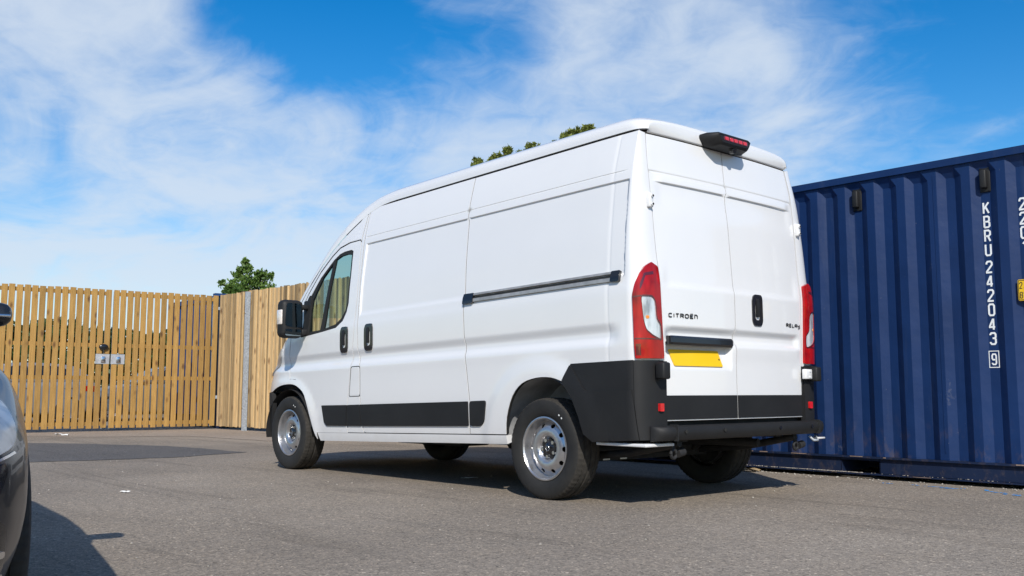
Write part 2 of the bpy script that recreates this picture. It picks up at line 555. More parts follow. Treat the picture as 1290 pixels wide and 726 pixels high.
class MB:
    """collects vertices and faces, builds one mesh object"""

    def __init__(self):
        self.v, self.f, self.m, self.s = [], [], [], []
        self.n = {}

    def add(self, verts, faces, mi=0, smooth=False, normals=None):
        o = len(self.v)
        if normals is not None:
            for i, q in enumerate(normals):
                self.n[o + i] = q
        self.v.extend([tuple(p) for p in verts])
        for f in faces:
            self.f.append([i + o for i in f])
            self.m.append(mi)
            self.s.append(smooth)

    def box(self, lo, hi, mi=0, M=None):
        x0, y0, z0 = lo
        x1, y1, z1 = hi
        vs_ = [Vector(p) for p in ((x0, y0, z0), (x1, y0, z0), (x1, y1, z0), (x0, y1, z0), (x0, y0, z1), (x1, y0, z1), (x1, y1, z1), (x0, y1, z1))]
        if M is not None:
            vs_ = [M @ p for p in vs_]
        self.add(vs_, [(0, 3, 2, 1), (4, 5, 6, 7), (0, 1, 5, 4), (1, 2, 6, 5), (2, 3, 7, 6), (3, 0, 4, 7)], mi)

    def rbox(self, lo, hi, r, mi=0, M=None, seg=2):
        bm = bmesh.new()
        bmesh.ops.create_cube(bm, size=1)
        c = (Vector(lo) + Vector(hi)) / 2
        d = Vector(hi) - Vector(lo)
        for v in bm.verts:
            v.co = Vector((v.co.x * d.x, v.co.y * d.y, v.co.z * d.z)) + c
        bmesh.ops.bevel(bm, geom=bm.edges[:], offset=r, segments=seg, affect='EDGES', profile=0.5)
        self.from_bm(bm, mi, M, smooth=True)

    def from_bm(self, bm, mi=0, M=None, smooth=False):
        bm.verts.index_update()
        vs_ = [(M @ v.co) if M is not None else v.co.copy() for v in bm.verts]
        self.add(vs_, [[v.index for v in f.verts] for f in bm.faces], mi, smooth)
        bm.free()

    def tube(self, pts, r, n=8, mi=0, cap=True, smooth=True):
        pts = [Vector(p) for p in pts]
        rs = r if isinstance(r, (list, tuple)) else [r] * len(pts)
        rings = []
        up = Vector((0, 0, 1))
        for i, p in enumerate(pts):
            if i == 0:
                d = pts[1] - p
            elif i == len(pts) - 1:
                d = p - pts[i - 1]
            else:
                d = pts[i + 1] - pts[i - 1]
            d.normalize()
            a = d.cross(up)
            if a.length < 1e-3:
                a = d.cross(Vector((1, 0, 0)))
            a.normalize()
            b = d.cross(a)
            rings.append([p + (a * math.cos(k * 2 * PI / n) + b * math.sin(k * 2 * PI / n)) * rs[i] for k in range(n)])
        vs_ = [q for rg in rings for q in rg]
        fs = []
        for i in range(len(pts) - 1):
            for k in range(n):
                fs.append((i * n + k, (i + 1) * n + k, (i + 1) * n + (k + 1) % n, i * n + (k + 1) % n))
        self.add(vs_, fs, mi, smooth)
        if cap:
            self.add(rings[0], [list(range(n))], mi)
            self.add(rings[-1], [list(range(n))[::-1]], mi)

    def lathe(self, prof, n=64, mi=0, M=None, smooth=True, mod=None, closed=False):
        """prof: (axial a, radius r); axis = +Y"""
        vs_ = []
        for i, (a, r) in enumerate(prof):
            for k in range(n):
                t = k * 2 * PI / n
                rr, aa = (r, a) if mod is None else mod(i, k, a, r)
                p = Vector((math.cos(t) * rr, aa, math.sin(t) * rr))
                vs_.append(M @ p if M is not None else p)
        fs = []
        last = len(prof) if closed else len(prof) - 1
        for i in range(last):
            j = (i + 1) % len(prof)
            for k in range(n):
                fs.append((i * n + k, i * n + (k + 1) % n, j * n + (k + 1) % n, j * n + k))
        self.add(vs_, fs, mi, smooth)

    def prism(self, poly, fn0, fn1, mi=0):
        """solid between two mapped copies of a 2D polygon"""
        a = [Vector(fn0(*p)) for p in poly]
        b = [Vector(fn1(*p)) for p in poly]
        n = len(poly)
        self.add(a + b, [list(range(n)), list(range(n, 2 * n))[::-1]] + [(i, n + i, n + (i + 1) % n, (i + 1) % n) for i in range(n)], mi)

    def build(self, name, mats, parent=None, fix_normals=False, sharp=None):
        me = bpy.data.meshes.new(name)
        me.from_pydata(self.v, [], self.f)
        if not isinstance(mats, (list, tuple)):
            mats = [mats]
        for m in mats:
            me.materials.append(m)
        me.polygons.foreach_set('material_index', self.m)
        me.polygons.foreach_set('use_smooth', self.s)
        if fix_normals:
            bm = bmesh.new()
            bm.from_mesh(me)
            bmesh.ops.recalc_face_normals(bm, faces=bm.faces[:])
            bm.to_mesh(me)
            bm.free()
        me.update()
        if self.n and not fix_normals:
            ln = []
            for p in me.polygons:
                for vi in p.vertices:
                    q = self.n.get(vi) if p.use_smooth else None
                    ln.append(tuple(q) if q is not None else tuple(p.normal))
            me.normals_split_custom_set(ln)
        if sharp:
            me.set_sharp_from_angle(angle=math.radians(sharp))
        o = bpy.data.objects.new(name, me)
        COL.objects.link(o)
        if parent is not None:
            o.parent = parent
        return o


def tag(o, label=None, cat=None, group=None, kind=None):
    for k, v in (('label', label), ('category', cat), ('group', group), ('kind', kind)):
        if v:
            o[k] = v
    return o


def empty(name, loc=(0, 0, 0), rotz=0.0, **kw):
    o = bpy.data.objects.new(name, None)
    o.empty_display_size = 0.3
    COL.objects.link(o)
    o.location = loc
    o.rotation_euler = (0, 0, rotz)
    tag(o, **kw)
    return o


def copy_tree(o, parent=None):
    c = o.copy()
    COL.objects.link(c)
    c.parent = parent
    for ch in list(o.children):
        copy_tree(ch, c)
    return c


def mirror_part(o, parent):
    """the same part on the other side of the vehicle (mirrored in Y)"""
    me = o.data.copy()
    for v in me.vertices:
        v.co.y = -v.co.y
    me.flip_normals()
    c = bpy.data.objects.new(o.name.split('.')[0], me)
    COL.objects.link(c)
    c.parent = parent
    for ch in list(o.children):
        if ch.type == 'MESH':
            mirror_part(ch, c)
    return c


def lerp_tab(tab, x):
    """monotone cubic interpolation through a table of (x, y)"""
    n = len(tab)
    if x <= tab[0][0]:
        return tab[0][1]
    if x >= tab[-1][0]:
        return tab[-1][1]
    i = 0
    while tab[i + 1][0] < x:
        i += 1

    def d(k):
        return (tab[k + 1][1] - tab[k][1]) / (tab[k + 1][0] - tab[k][0])

    def m(k):
        if k == 0:
            return d(0)
        if k == n - 1:
            return d(n - 2)
        a, b = d(k - 1), d(k)
        return 0.0 if a * b <= 0 else 2 * a * b / (a + b)
    x0, y0 = tab[i]
    x1, y1 = tab[i + 1]
    h = x1 - x0
    t = (x - x0) / h
    return (2 * t ** 3 - 3 * t * t + 1) * y0 + (t ** 3 - 2 * t * t + t) * h * m(i) + (-2 * t ** 3 + 3 * t * t) * y1 + (t ** 3 - t * t) * h * m(i + 1)


def sstep(a, b, x):
    t = min(1.0, max(0.0, (x - a) / (b - a)))
    return t * t * (3 - 2 * t)


def in_poly(p, poly):
    x, y = p
    r = False
    n = len(poly)
    j = n - 1
    for i in range(n):
        xi, yi = poly[i]
        xj, yj = poly[j]
        if (yi > y) != (yj > y) and x < (xj - xi) * (y - yi) / (yj - yi) + xi:
            r = not r
        j = i
    return r


def seg_d2(p, a, b):
    ax, ay = a
    bx, by = b
    dx, dy = bx - ax, by - ay
    l2 = dx * dx + dy * dy
    t = 0 if l2 == 0 else max(0, min(1, ((p[0] - ax) * dx + (p[1] - ay) * dy) / l2))
    return (p[0] - ax - t * dx) ** 2 + (p[1] - ay - t * dy) ** 2


def area2(poly):
    return sum(poly[i][0] * poly[(i + 1) % len(poly)][1] - poly[(i + 1) % len(poly)][0] * poly[i][1] for i in range(len(poly)))


def inset(poly, g):
    """move every corner of the outline inwards by g"""
    if g == 0:
        return poly
    s = 1 if area2(poly) > 0 else -1
    n = len(poly)
    res = []
    for i in range(n):
        p0, p1, p2 = Vector(poly[i - 1]), Vector(poly[i]), Vector(poly[(i + 1) % n])
        e1, e2 = (p1 - p0).normalized(), (p2 - p1).normalized()
        n1, n2 = Vector((-e1.y, e1.x)) * s, Vector((-e2.y, e2.x)) * s
        b = n1 + n2
        if b.length < 1e-6:
            b = n1
        b.normalize()
        res.append(tuple(p1 + b * (g / max(0.35, b.dot(n1)))))
    return res


def rounded(poly, r, seg=4):
    """round the corners of a polygon"""
    n = len(poly)
    res = []
    for i in range(n):
        p0, p1, p2 = Vector(poly[i - 1]), Vector(poly[i]), Vector(poly[(i + 1) % n])
        a, b = p0 - p1, p2 - p1
        rr = min(r, a.length * 0.45, b.length * 0.45)
        pa, pb = p1 + a.normalized() * rr, p1 + b.normalized() * rr
        for k in range(seg + 1):
            t = k / seg
            res.append(tuple((1 - t) ** 2 * pa + 2 * t * (1 - t) * p1 + t * t * pb))
    return res


def resample(poly, step):
    res = []
    n = len(poly)
    for i in range(n):
        a, b = Vector(poly[i]), Vector(poly[(i + 1) % n])
        k = max(1, int(math.ceil((b - a).length / step)))
        for j in range(k):
            res.append(tuple(a.lerp(b, j / k)))
    return res


def surf_normal(surf, u, v, ref):
    h = 1e-3
    a = Vector(surf(u + h, v)) - Vector(surf(u - h, v))
    b = Vector(surf(u, v + h)) - Vector(surf(u, v - h))
    n = a.cross(b)
    if n.length < 1e-12:
        return Vector(ref).normalized()
    n.normalize()
    return n if n.dot(Vector(ref)) > 0 else -n


def panel(mb, outline, surf, ref, step=(0.06, 0.03), holes=(), off=0.0, depth=0.018, us=(), vs_=(), gap=0.0, mi=0, edge=None, seal=None):
    """a skin panel: 2D outline (with holes) mapped onto a surface, with a return flange all round"""
    outline = inset(outline, gap)
    es = edge or min(step)
    loops = [resample(outline, es)] + [resample(inset(h, -gap), es) for h in holes]
    pts, edges = [], []
    for lp in loops:
        o = len(pts)
        pts.extend(Vector(p) for p in lp)
        edges.extend((o + i, o + (i + 1) % len(lp)) for i in range(len(lp)))
    x0, x1 = min(p[0] for p in loops[0]), max(p[0] for p in loops[0])
    y0, y1 = min(p[1] for p in loops[0]), max(p[1] for p in loops[0])
    gu = [x0 + step[0] * (i + 0.5) for i in range(int((x1 - x0) / step[0]) + 1)]
    gv = [y0 + step[1] * (i + 0.5) for i in range(int((y1 - y0) / step[1]) + 1)]
    for ex in us:
        gu = [g for g in gu if abs(g - ex) > 0.004]
    for ex in vs_:
        gv = [g for g in gv if abs(g - ex) > 0.003]
    gu = sorted(gu + [e for e in us if x0 < e < x1])
    gv = sorted(gv + [e for e in vs_ if y0 < e < y1])
    tol = (0.3 * es) ** 2
    segs = [(pts[a], pts[b]) for a, b in edges]
    for v in gv:
        near = [s for s in segs if min(s[0][1], s[1][1]) - es < v < max(s[0][1], s[1][1]) + es]
        for u in gu:
            p = (u, v)
            if not in_poly(p, loops[0]) or any(in_poly(p, h) for h in loops[1:]):
                continue
            if any(abs(s[0][0] - u) < 3 * es and seg_d2(p, s[0], s[1]) < tol for s in near):
                continue
            pts.append(Vector(p))
    rv, re_, rf = geometry.delaunay_2d_cdt(pts, edges, [], 0, 1e-6)[:3]
    keep = []
    for f in rf:
        c = ((rv[f[0]][0] + rv[f[1]][0] + rv[f[2]][0]) / 3, (rv[f[0]][1] + rv[f[1]][1] + rv[f[2]][1]) / 3)
        if in_poly(c, loops[0]) and not any(in_poly(c, h) for h in loops[1:]):
            keep.append(f)
    offf = off if callable(off) else (lambda u, v: off)
    fl = callable(off) or off != 0
    P = []
    for u, v in rv:
        p = Vector(surf(u, v))
        if fl:
            p = p + surf_normal(surf, u, v, ref) * offf(u, v)
        P.append(p)
    # orientation
    f = keep[len(keep) // 2]
    nn = (P[f[1]] - P[f[0]]).cross(P[f[2]] - P[f[0]])
    cu, cv = rv[f[0]]
    if nn.dot(surf_normal(surf, cu, cv, ref)) < 0:
        keep = [tuple(reversed(q)) for q in keep]
    if callable(off):
        def lifted(u, v):
            return Vector(surf(u, v)) + surf_normal(surf, u, v, ref) * off(u, v)
        mb.add(P, keep, mi, True, [surf_normal(lifted, u, v, ref) for u, v in rv])
    else:
        mb.add(P, keep, mi, True, [surf_normal(surf, u, v, ref) for u, v in rv])
    if depth > 0:
        cnt = {}
        for f in keep:
            for i in range(3):
                a, b = f[i], f[(i + 1) % 3]
                cnt[(a, b)] = 1
        bd = [(a, b) for (a, b) in cnt if (b, a) not in cnt]
        for a, b in bd:
            na = surf_normal(surf, rv[a][0], rv[a][1], ref)
            nb = surf_normal(surf, rv[b][0], rv[b][1], ref)
            if seal is None:
                mb.add([P[a], P[b], P[b] - nb * depth, P[a] - na * depth], [(1, 0, 3, 2)], mi, False)
            else:       # painted return, then the rubber seal deeper in the gap
                t = .005
                mb.add([P[a], P[b], P[b] - nb * t, P[a] - na * t], [(1, 0, 3, 2)], mi, False)
                mb.add([P[a] - na * t, P[b] - nb * t, P[b] - nb * depth, P[a] - na * depth], [(1, 0, 3, 2)], seal, False)
    return mb


def circle2(cx, cy, r, n=16):
    return [(cx + r * math.cos(2 * PI * i / n), cy + r * math.sin(2 * PI * i / n)) for i in range(n)]


# stroke lettering: every stroke is a ribbon with mitred joints
GLYPH = {
    'K': [[(0, 0), (0, 1)], [(1, 1), (0.06, 0.42)], [(0.36, 0.62), (1, 0)]],
    'B': [[(0, 0), (0, 1), (0.7, 1), (0.95, 0.9), (0.95, 0.62), (0.7, 0.52), (0.1, 0.52)], [(0.7, 0.52), (1, 0.4), (1, 0.1), (0.75, 0), (0, 0)]],
    'R': [[(0, 0), (0, 1), (0.7, 1), (1, 0.88), (1, 0.6), (0.7, 0.48), (0.1, 0.48)], [(0.55, 0.48), (1, 0)]],
    'U': [[(0, 1), (0, 0.14), (0.2, 0), (0.8, 0), (1, 0.14), (1, 1)]],
    '2': [[(0, 0.75), (0, 0.88), (0.2, 1), (0.8, 1), (1, 0.88), (1, 0.68), (0, 0.08), (0, 0), (1, 0)]],
    '4': [[(0.66, 0.98), (0, 0.32), (0, 0.24), (1, 0.24)], [(0.72, 0), (0.72, 1)]],
    '0': [[(0.5, 0), (0.2, 0), (0, 0.14), (0, 0.86), (0.2, 1), (0.8, 1), (1, 0.86), (1, 0.14), (0.8, 0), (0.5, 0)]],
    '3': [[(0, 0.82), (0, 0.88), (0.2, 1), (0.8, 1), (1, 0.88), (1, 0.64), (0.8, 0.53), (0.4, 0.53)], [(0.8, 0.53), (1, 0.42), (1, 0.13), (0.8, 0), (0.2, 0), (0, 0.13), (0, 0.2)]],
    '9': [[(0, 0.16), (0, 0.12), (0.2, 0), (0.8, 0), (1, 0.14), (1, 0.86), (0.8, 1), (0.2, 1), (0, 0.86), (0, 0.58), (0.2, 0.46), (0.95, 0.46)]],
    'G': [[(1, 0.78), (1, 0.87), (0.8, 1), (0.2, 1), (0, 0.86), (0, 0.14), (0.2, 0), (0.8, 0), (1, 0.13), (1, 0.46), (0.55, 0.46)]],
    '1': [[(0.2, 0.78), (0.6, 1), (0.6, 0)]],
    '8': [[(0.5, 0.53), (0.2, 0.53), (0.03, 0.64), (0.03, 0.88), (0.2, 1), (0.8, 1), (0.97, 0.88), (0.97, 0.64), (0.8, 0.53), (0.5, 0.53)], [(0.2, 0.53), (0, 0.42), (0, 0.13), (0.2, 0), (0.8, 0), (1, 0.13), (1, 0.42), (0.8, 0.53)]],
    '6': [[(1, 0.84), (1, 0.88), (0.8, 1), (0.2, 1), (0, 0.86), (0, 0.14), (0.2, 0), (0.8, 0), (1, 0.14), (1, 0.42), (0.8, 0.54), (0.05, 0.54)]],
    '.': [[(0.35, 0), (0.35, 0.12)]],
    'M': [[(0, 0), (0, 1), (0.5, 0.35), (1, 1), (1, 0)]],
    "'": [[(0.4, 1), (0.4, 0.75)]],
    'C': [[(1, 0.95), (0.35, 1), (0.05, 0.8), (0.05, 0.2), (0.35, 0), (1, 0.05)]],
    'I': [[(0.5, 0), (0.5, 1)]],
    'T': [[(0, 1), (1, 1)], [(0.42, 0.95), (0.42, 0)]],
    'r': [[(0, 0), (0, 1), (0.75, 1), (1, 0.84), (1, 0.6), (0.75, 0.46), (0.1, 0.46)], [(0.6, 0.46), (1, 0)]],
    'O': [[(0.5, 0), (0.2, 0.02), (0, 0.25), (0, 0.75), (0.2, 0.98), (0.5, 1), (0.8, 0.98), (1, 0.75), (1, 0.25), (0.8, 0.02), (0.5, 0)]],
    'E': [[(1, 1), (0.1, 1), (0, 0.88), (0, 0.12), (0.1, 0), (1, 0)], [(0.1, 0.5), (0.85, 0.5)], [(0.25, 1.22), (0.25, 1.38)], [(0.75, 1.22), (0.75, 1.38)]],
    'e': [[(1, 1), (0.1, 1), (0, 0.88), (0, 0.12), (0.1, 0), (1, 0)], [(0.1, 0.5), (0.85, 0.5)]],
    'n': [[(0, 0), (0, 1), (0.7, 1), (1, 0.75), (1, 0)]],
    'L': [[(0, 1), (0, 0.1), (0.1, 0), (0.95, 0)]],
    'A': [[(0, 0), (0, 0.75), (0.3, 1), (1, 1), (1, 0)], [(0.1, 0.42), (0.9, 0.42)]],
    'y': [[(0, 1), (0, 0.52), (0.15, 0.40), (0.95, 0.40)], [(1, 1), (1, -0.16), (0.85, -0.26), (0.2, -0.26)]],
}


def ribbon(pts, w):
    pts = [Vector(p) for p in pts]
    closed = (pts[0] - pts[-1]).length < 1e-6
    if closed:
        pts = pts[:-1]
    n = len(pts)
    L_, R_ = [], []
    for i in range(n):
        if closed or 0 < i < n - 1:
            e1 = (pts[i] - pts[i - 1]).normalized()
            e2 = (pts[(i + 1) % n] - pts[i]).normalized()
            b = Vector((-e1.y - e2.y, e1.x + e2.x)).normalized()
            k = w / 2 / max(0.5, b.dot(Vector((-e1.y, e1.x))))
            L_.append(pts[i] + b * k)
            R_.append(pts[i] - b * k)
        else:
            e = (pts[1] - pts[0]) if i == 0 else (pts[-1] - pts[-2])
            e = e.normalized()
            b = Vector((-e.y, e.x)) * (w / 2)
            L_.append(pts[i] + b)
            R_.append(pts[i] - b)
    quads = []
    for i in range(n if closed else n - 1):
        j = (i + 1) % n
        quads.append([L_[i], L_[j], R_[j], R_[i]])
    return quads


def letter(mb, ch, x, y, w, h, stroke, mapf, mi=0, step=0.0004):
    """mapf(u, v, lift) -> point; (x, y) is the lower left corner of the character"""
    for k, st in enumerate(GLYPH[ch]):
        s2 = stroke / 2
        pts = [(x + s2 + px * (w - stroke), y + s2 + py * (h - stroke)) for px, py in st]
        for q in ribbon(pts, stroke):
            mb.add([mapf(p[0], p[1], step * k) for p in q], [(0, 1, 2, 3)], mi)

# ------------------------------------------------------------------ ground
def flat(name, poly, z, mat, kind='structure', parent=None):
    bm = bmesh.new()
    f = bm.faces.new([bm.verts.new((x, y, z)) for x, y in poly])
    if f.normal.z < 0:
        f.normal_flip()
    bmesh.ops.triangulate(bm, faces=bm.faces[:])
    bmesh.ops.recalc_face_normals(bm, faces=bm.faces[:])
    me = bpy.data.meshes.new(name)
    bm.to_mesh(me)
    bm.free()
    for p in me.polygons:
        if p.normal.z < 0:
            me.flip_normals()
            break
    me.materials.append(mat)
    o = bpy.data.objects.new(name, me)
    COL.objects.link(o)
    if kind:
        o['kind'] = kind
    if parent:
        o.parent = parent
    return o


rnd = random.Random(7)


def wobble(poly, amp, step=0.25):
    return [(x + rnd.uniform(-amp, amp), y + rnd.uniform(-amp, amp)) for x, y in resample(poly, step)]


ground = flat('asphalt_yard', [(-400, -400), (500, -400), (500, 400), (-400, 400)], 0.0, ASPHALT)
flat('concrete_apron', wobble([(16.5, 6.0), (16.5, -3.6), (8.2, -3.4), (8.3, -1.35), (10.6, -1.1), (11.3, 0.2), (13.0, 1.6), (13.6, 6.0)], 0.03), 0.004, APRON)
flat('asphalt_repair', wobble([(10.5, 1.75), (9.25, 0.93), (8.0, 0.28), (6.05, 0.12), (5.7, 1.1), (5.85, 1.9), (6.0, 2.6), (6.4, 5.5), (10.5, 5.5)], 0.035, 0.18), 0.004, PATCH)

# ------------------------------------------------------------------ the van
RAKE = 0.024          # the unladen van stands tail-high


def W(p):
    return (p[0], p[1], p[2] - RAKE * (p[0] - 0.8))


SIDE = [(.26, .975), (.33, .995), (.40, 1.008), (.6, 1.018), (.9, 1.024), (.97, 1.027), (1.030, 1.007), (1.050, 1.006), (1.12, 1.025), (1.30, 1.028), (1.38, 1.020), (1.50, 1.014),
        (1.64, 1.005), (1.82, .985), (2.03, .957), (2.10, .943), (2.23, .908), (2.36, .868), (2.6, .80)]
NOSE = [(.26, 4.26), (.5, 4.37), (.75, 4.39), (.95, 4.32), (1.1, 4.15), (1.2, 3.98), (1.3, 3.80), (1.6, 3.7), (2.3, 3.6)]


SIDE_SM = [q for q in SIDE if not 1.02 < q[0] < 1.06]


def side_y(x, z):
    y = lerp_tab(SIDE, z)
    if x < -.62:
        e = sstep(.62, .74, -x)
        y = y * (1 - e) + lerp_tab(SIDE_SM, z) * e
    y -= .013 * sstep(-.770, -.760, x) * (1 - sstep(2.207, 2.217, x)) * sstep(1.385, 1.44, z) * (1 - sstep(2.018, 2.026, z))
    y -= .006 * max(0.0, 1 - abs(z - 2.085) / .006) * (1 if x > -.72 else 0)
    y -= .0025 * max(0.0, 1 - abs(x + .64) / .008)
    if x > 2.4:
        y -= .035 * ((min(x, 3.6) - 2.4)) ** 2 * (.55 + .9 * max(0, z - 1.2))
    if x < -.4:
        y -= .06 * (-.4 - x) ** 2
    for cx in (0.0, 3.45):
        r = math.hypot(x - cx, z - .335)
        y += .013 * (1 - sstep(.50, .63, r)) * sstep(.2, .4, z)
    return y


def side0(u, z):
    if u <= 3.45:
        return (u, side_y(u, z), z)
    th = min(1, (u - 3.45) / 1.3) * PI / 2
    return (3.45 + (lerp_tab(NOSE, z) - 3.45) * max(0, math.sin(th)) ** .9, side_y(3.45, z) * max(0, math.cos(th)) ** .7, z)


def side(u, v):
    return W(side0(u, v))


REAR = [(.26, -.90), (.46, -.905), (.86, -.905), (.965, -.910), (1.025, -.878), (1.045, -.876), (1.10, -.904), (1.33, -.903), (1.37, -.893), (1.56, -.878), (1.81, -.860), (2.017, -.837), (2.024, -.851), (2.10, -.833), (2.34, -.797), (2.5, -.775)]
WD = [(.3, .775), (.66, .778), (.86, .785), (1.2, .800), (1.8, .820), (2.1, .825), (2.36, .800), (2.5, .78)]


def rear0(y, z):
    e = sstep(.70, .79, abs(y))
    x = lerp_tab(REAR, z) * (1 - e) + lerp_tab(REAR_SM, z) * e + .025 * (abs(y) / .8) ** 2.5 - .010
    x += .004 * max(0.0, 1 - abs(z - 2.085) / .006)
    return (x, y, z)


def rear(u, v):
    return W(rear0(u, v))


def rear_plate(u, v):
    p = rear0(u, v)
    d = .058 * min(1, max(0, (v - .812) / .145)) * (1 - sstep(.985, .992, v))
    d *= sstep(.098, .125, u) * (1 - sstep(.752, .772, u))
    return W((p[0] + d, p[1], p[2]))


REAR_SM = [(.26, -.90), (.46, -.905), (.86, -.905), (1.33, -.903), (1.56, -.878), (1.81, -.860), (2.10, -.833), (2.34, -.797), (2.5, -.775)]


def corner(s, z):
    th = s * PI / 2
    ys = side_y(-.78, z)
    wd = lerp_tab(WD, z) + .006
    xr = lerp_tab(REAR_SM, z) + .012
    return W((-.78 + (xr + .78) * max(0, math.sin(th)) ** .85, wd + (ys - wd) * max(0, math.cos(th)) ** .75, z))


LEFT = (0, 1, 0)
BACK = (-1, 0, 0)
DIAG = (-1, 1, 0)
van = empty('delivery_van', (0, 0, 0), label='white high-roof panel van parked on the asphalt in front of the blue container', cat='van')

RS = [.985, 1.0, 1.015, 1.03, 1.04, 1.05, 1.063, 1.08, 1.1, 1.12, 1.385, 1.41, 1.44, 2.0, 2.017, 2.020, 2.024, 2.027, 2.04, 2.078, 2.081, 2.085, 2.089, 2.092]
T_TOP = [(-1, 2.36), (1.9, 2.36), (2.1, 2.35), (2.3, 2.30), (2.5, 2.205), (2.65, 2.12), (2.8, 2.02), (2.95, 1.905), (3.15, 1.73), (3.3, 1.57), (3.45, 1.41), (3.6, 1.30)]
H_TOP = [(-1, 2.50), (-.7, 2.515), (1.0, 2.53), (1.9, 2.53), (2.2, 2.51), (2.4, 2.45), (2.6, 2.35), (2.8, 2.21), (3.0, 2.03), (3.2, 1.84), (3.4, 1.65), (3.6, 1.47), (3.7, 1.39)]

ARCH_LINE = [(3.40, .90), (3.36, .895), (3.30, .892), (3.228, .872), (3.17, .839), (3.119, .796), (3.077, .75), (3.04, .697), (3.005, .632), (2.97, .56), (2.94, .49), (2.915, .43), (2.90, .405)]
DOOR = [(2.385, .405), (2.375, .70), (2.333, .95), (2.32, 1.0), (2.29, 1.26), (2.27, 1.56), (2.285, 1.85), (2.305, 2.05), (2.33, 2.072), (2.49, 2.070), (2.648, 2.042), (2.767, 1.980), (2.95, 1.855), (3.14, 1.665), (3.29, 1.47),
        (3.40, 1.30), (3.43, 1.10)] + [] + ARCH_LINE
WIN = [(2.416, 1.985), (2.403, 1.75), (2.402, 1.525), (2.425, 1.45), (2.48, 1.376), (2.583, 1.323), (2.836, 1.302), (3.108, 1.285), (3.184, 1.286), (3.119, 1.615), (2.941, 1.800), (2.728, 1.945), (2.64, 1.985), (2.565, 1.998), (2.45, 2.0)]
G1 = [(2.437, 1.960), (2.424, 1.75), (2.428, 1.535), (2.45, 1.465), (2.51, 1.402), (2.6, 1.355), (2.80, 1.325), (2.752, 1.629), (2.704, 1.945), (2.62, 1.968), (2.524, 1.973)]
G2 = [(2.745, 1.917), (2.792, 1.632), (2.862, 1.322), (3.083, 1.318), (3.082, 1.406), (3.045, 1.610), (2.905, 1.802)]

def smooth_run(pts, k=3):
    """Catmull-Rom through the given points"""
    res = []
    for i in range(len(pts) - 1):
        p0, p1, p2, p3 = [Vector(pts[max(0, min(len(pts) - 1, j))]) for j in (i - 1, i, i + 1, i + 2)]
        for j in range(k):
            t = j / k
            res.append(tuple(.5 * (2 * p1 + (p2 - p0) * t + (2 * p0 - 5 * p1 + 4 * p2 - p3) * t * t + (3 * p1 - p0 - 3 * p2 + p3) * t ** 3)))
    res.append(tuple(pts[-1]))
    return res


# --- fixed white skin, left half
mb = MB()
quarter = [(.735, .41), (.727, .63), (.785, 1.04), (.797, 1.32), (.828, 2.0), (.850, 2.355), (-.7842, 2.355), (-.7842, .862), (-.31, .862), ] + smooth_run([(-.241, .757), (-.135, .787), (.004, .790), (.148, .757), (.249, .670), (.310, .530), (.322, .41)])
panel(mb, quarter, side, LEFT, seal=1, depth=.03, step=(.05, .035), us=[-.772, -.768, -.764, -.759, -.648, -.64, -.632], vs_=RS, gap=.004, edge=.03)
panel(mb, [(0, .862), (0, 2.355), (1, 2.345), (1, .862)], corner, DIAG, (.125, .04), gap=0, edge=.05, depth=.012)
pill = [(2.382, .41), (2.372, .70), (2.330, .95), (2.317, 1.0), (2.287, 1.26), (2.267, 1.56), (2.282, 1.85), (2.302, 2.05), (2.30, 2.355), (2.285, 2.355), (2.262, 2.08), (2.237, 1.56), (2.241, 1.357), (2.223, 1.055), (2.188, .965), (2.188, .705), (2.172, .63), (2.138, .42), (2.11, .41)]
panel(mb, pill, side, LEFT, seal=1, depth=.03, step=(.05, .035), vs_=RS, gap=.003, edge=.03)
# cab side above the door
cabtop = [(2.308, 2.355)] + [(x, lerp_tab(T_TOP, x) - .004) for x in (2.4, 2.5, 2.65, 2.8, 2.95, 3.15, 3.3, 3.45, 3.55)] + [(3.42, 1.305), (3.40, 1.312)] + [(3.295, 1.478), (3.145, 1.674), (2.955, 1.864), (2.772, 1.989), (2.652, 2.051), (2.492, 2.079), (2.33, 2.081), (2.308, 2.06)]
panel(mb, cabtop, side, LEFT, seal=1, depth=.03, step=(.05, .035), vs_=[2.085], gap=.002, edge=.03)
panel(mb, [(2.883, .407), (2.85, .335), (.322, .345), (.322, .407)], side, LEFT, (.12, .02), gap=.001, edge=.05, depth=.05)
# front wing and the painted nose
wing = smooth_run([(2.89, .345), (2.932, .409), (3.009, .559), (3.11, .74), (3.215, .812), (3.335, .847), (3.489, .849), (3.62, .825), (3.74, .79)]) + [ (3.85, .785), (4.75, .79), (4.75, 1.02), (4.2, 1.10), (3.9, 1.19), (3.6, 1.265), (3.405, 1.305), (3.435, 1.10), ] + smooth_run([(3.405, .90), (3.36, .899), (3.226, .877), (3.114, .80), (3.034, .70), (2.964, .563), (2.908, .433), (2.893, .405)])
panel(mb, wing, side, LEFT, seal=1, depth=.03, step=(.05, .035), vs_=RS[:5], gap=.002, edge=.03)
body_left = mb.build('body_side', [WHITE, RUBBER], van)
mirror_l = []

# --- sliding door
mb = MB()
slide = [(2.101, .41), (2.135, .42), (2.168, .63), (2.184, .705), (2.184, .965), (2.219, 1.055), (2.236, 1.357), (2.232, 1.56), (2.257, 2.08), (2.28, 2.355), (.853, 2.355), (.831, 2.0), (.80, 1.32), (.788, 1.04), (.73, .63), (.738, .41)]
panel(mb, slide, side, LEFT, seal=1, depth=.03, step=(.05, .035), us=[2.205, 2.21, 2.214, 2.219], vs_=RS, gap=.003, edge=.03)
sliding = mb.build('sliding_door', [WHITE, RUBBER], van)

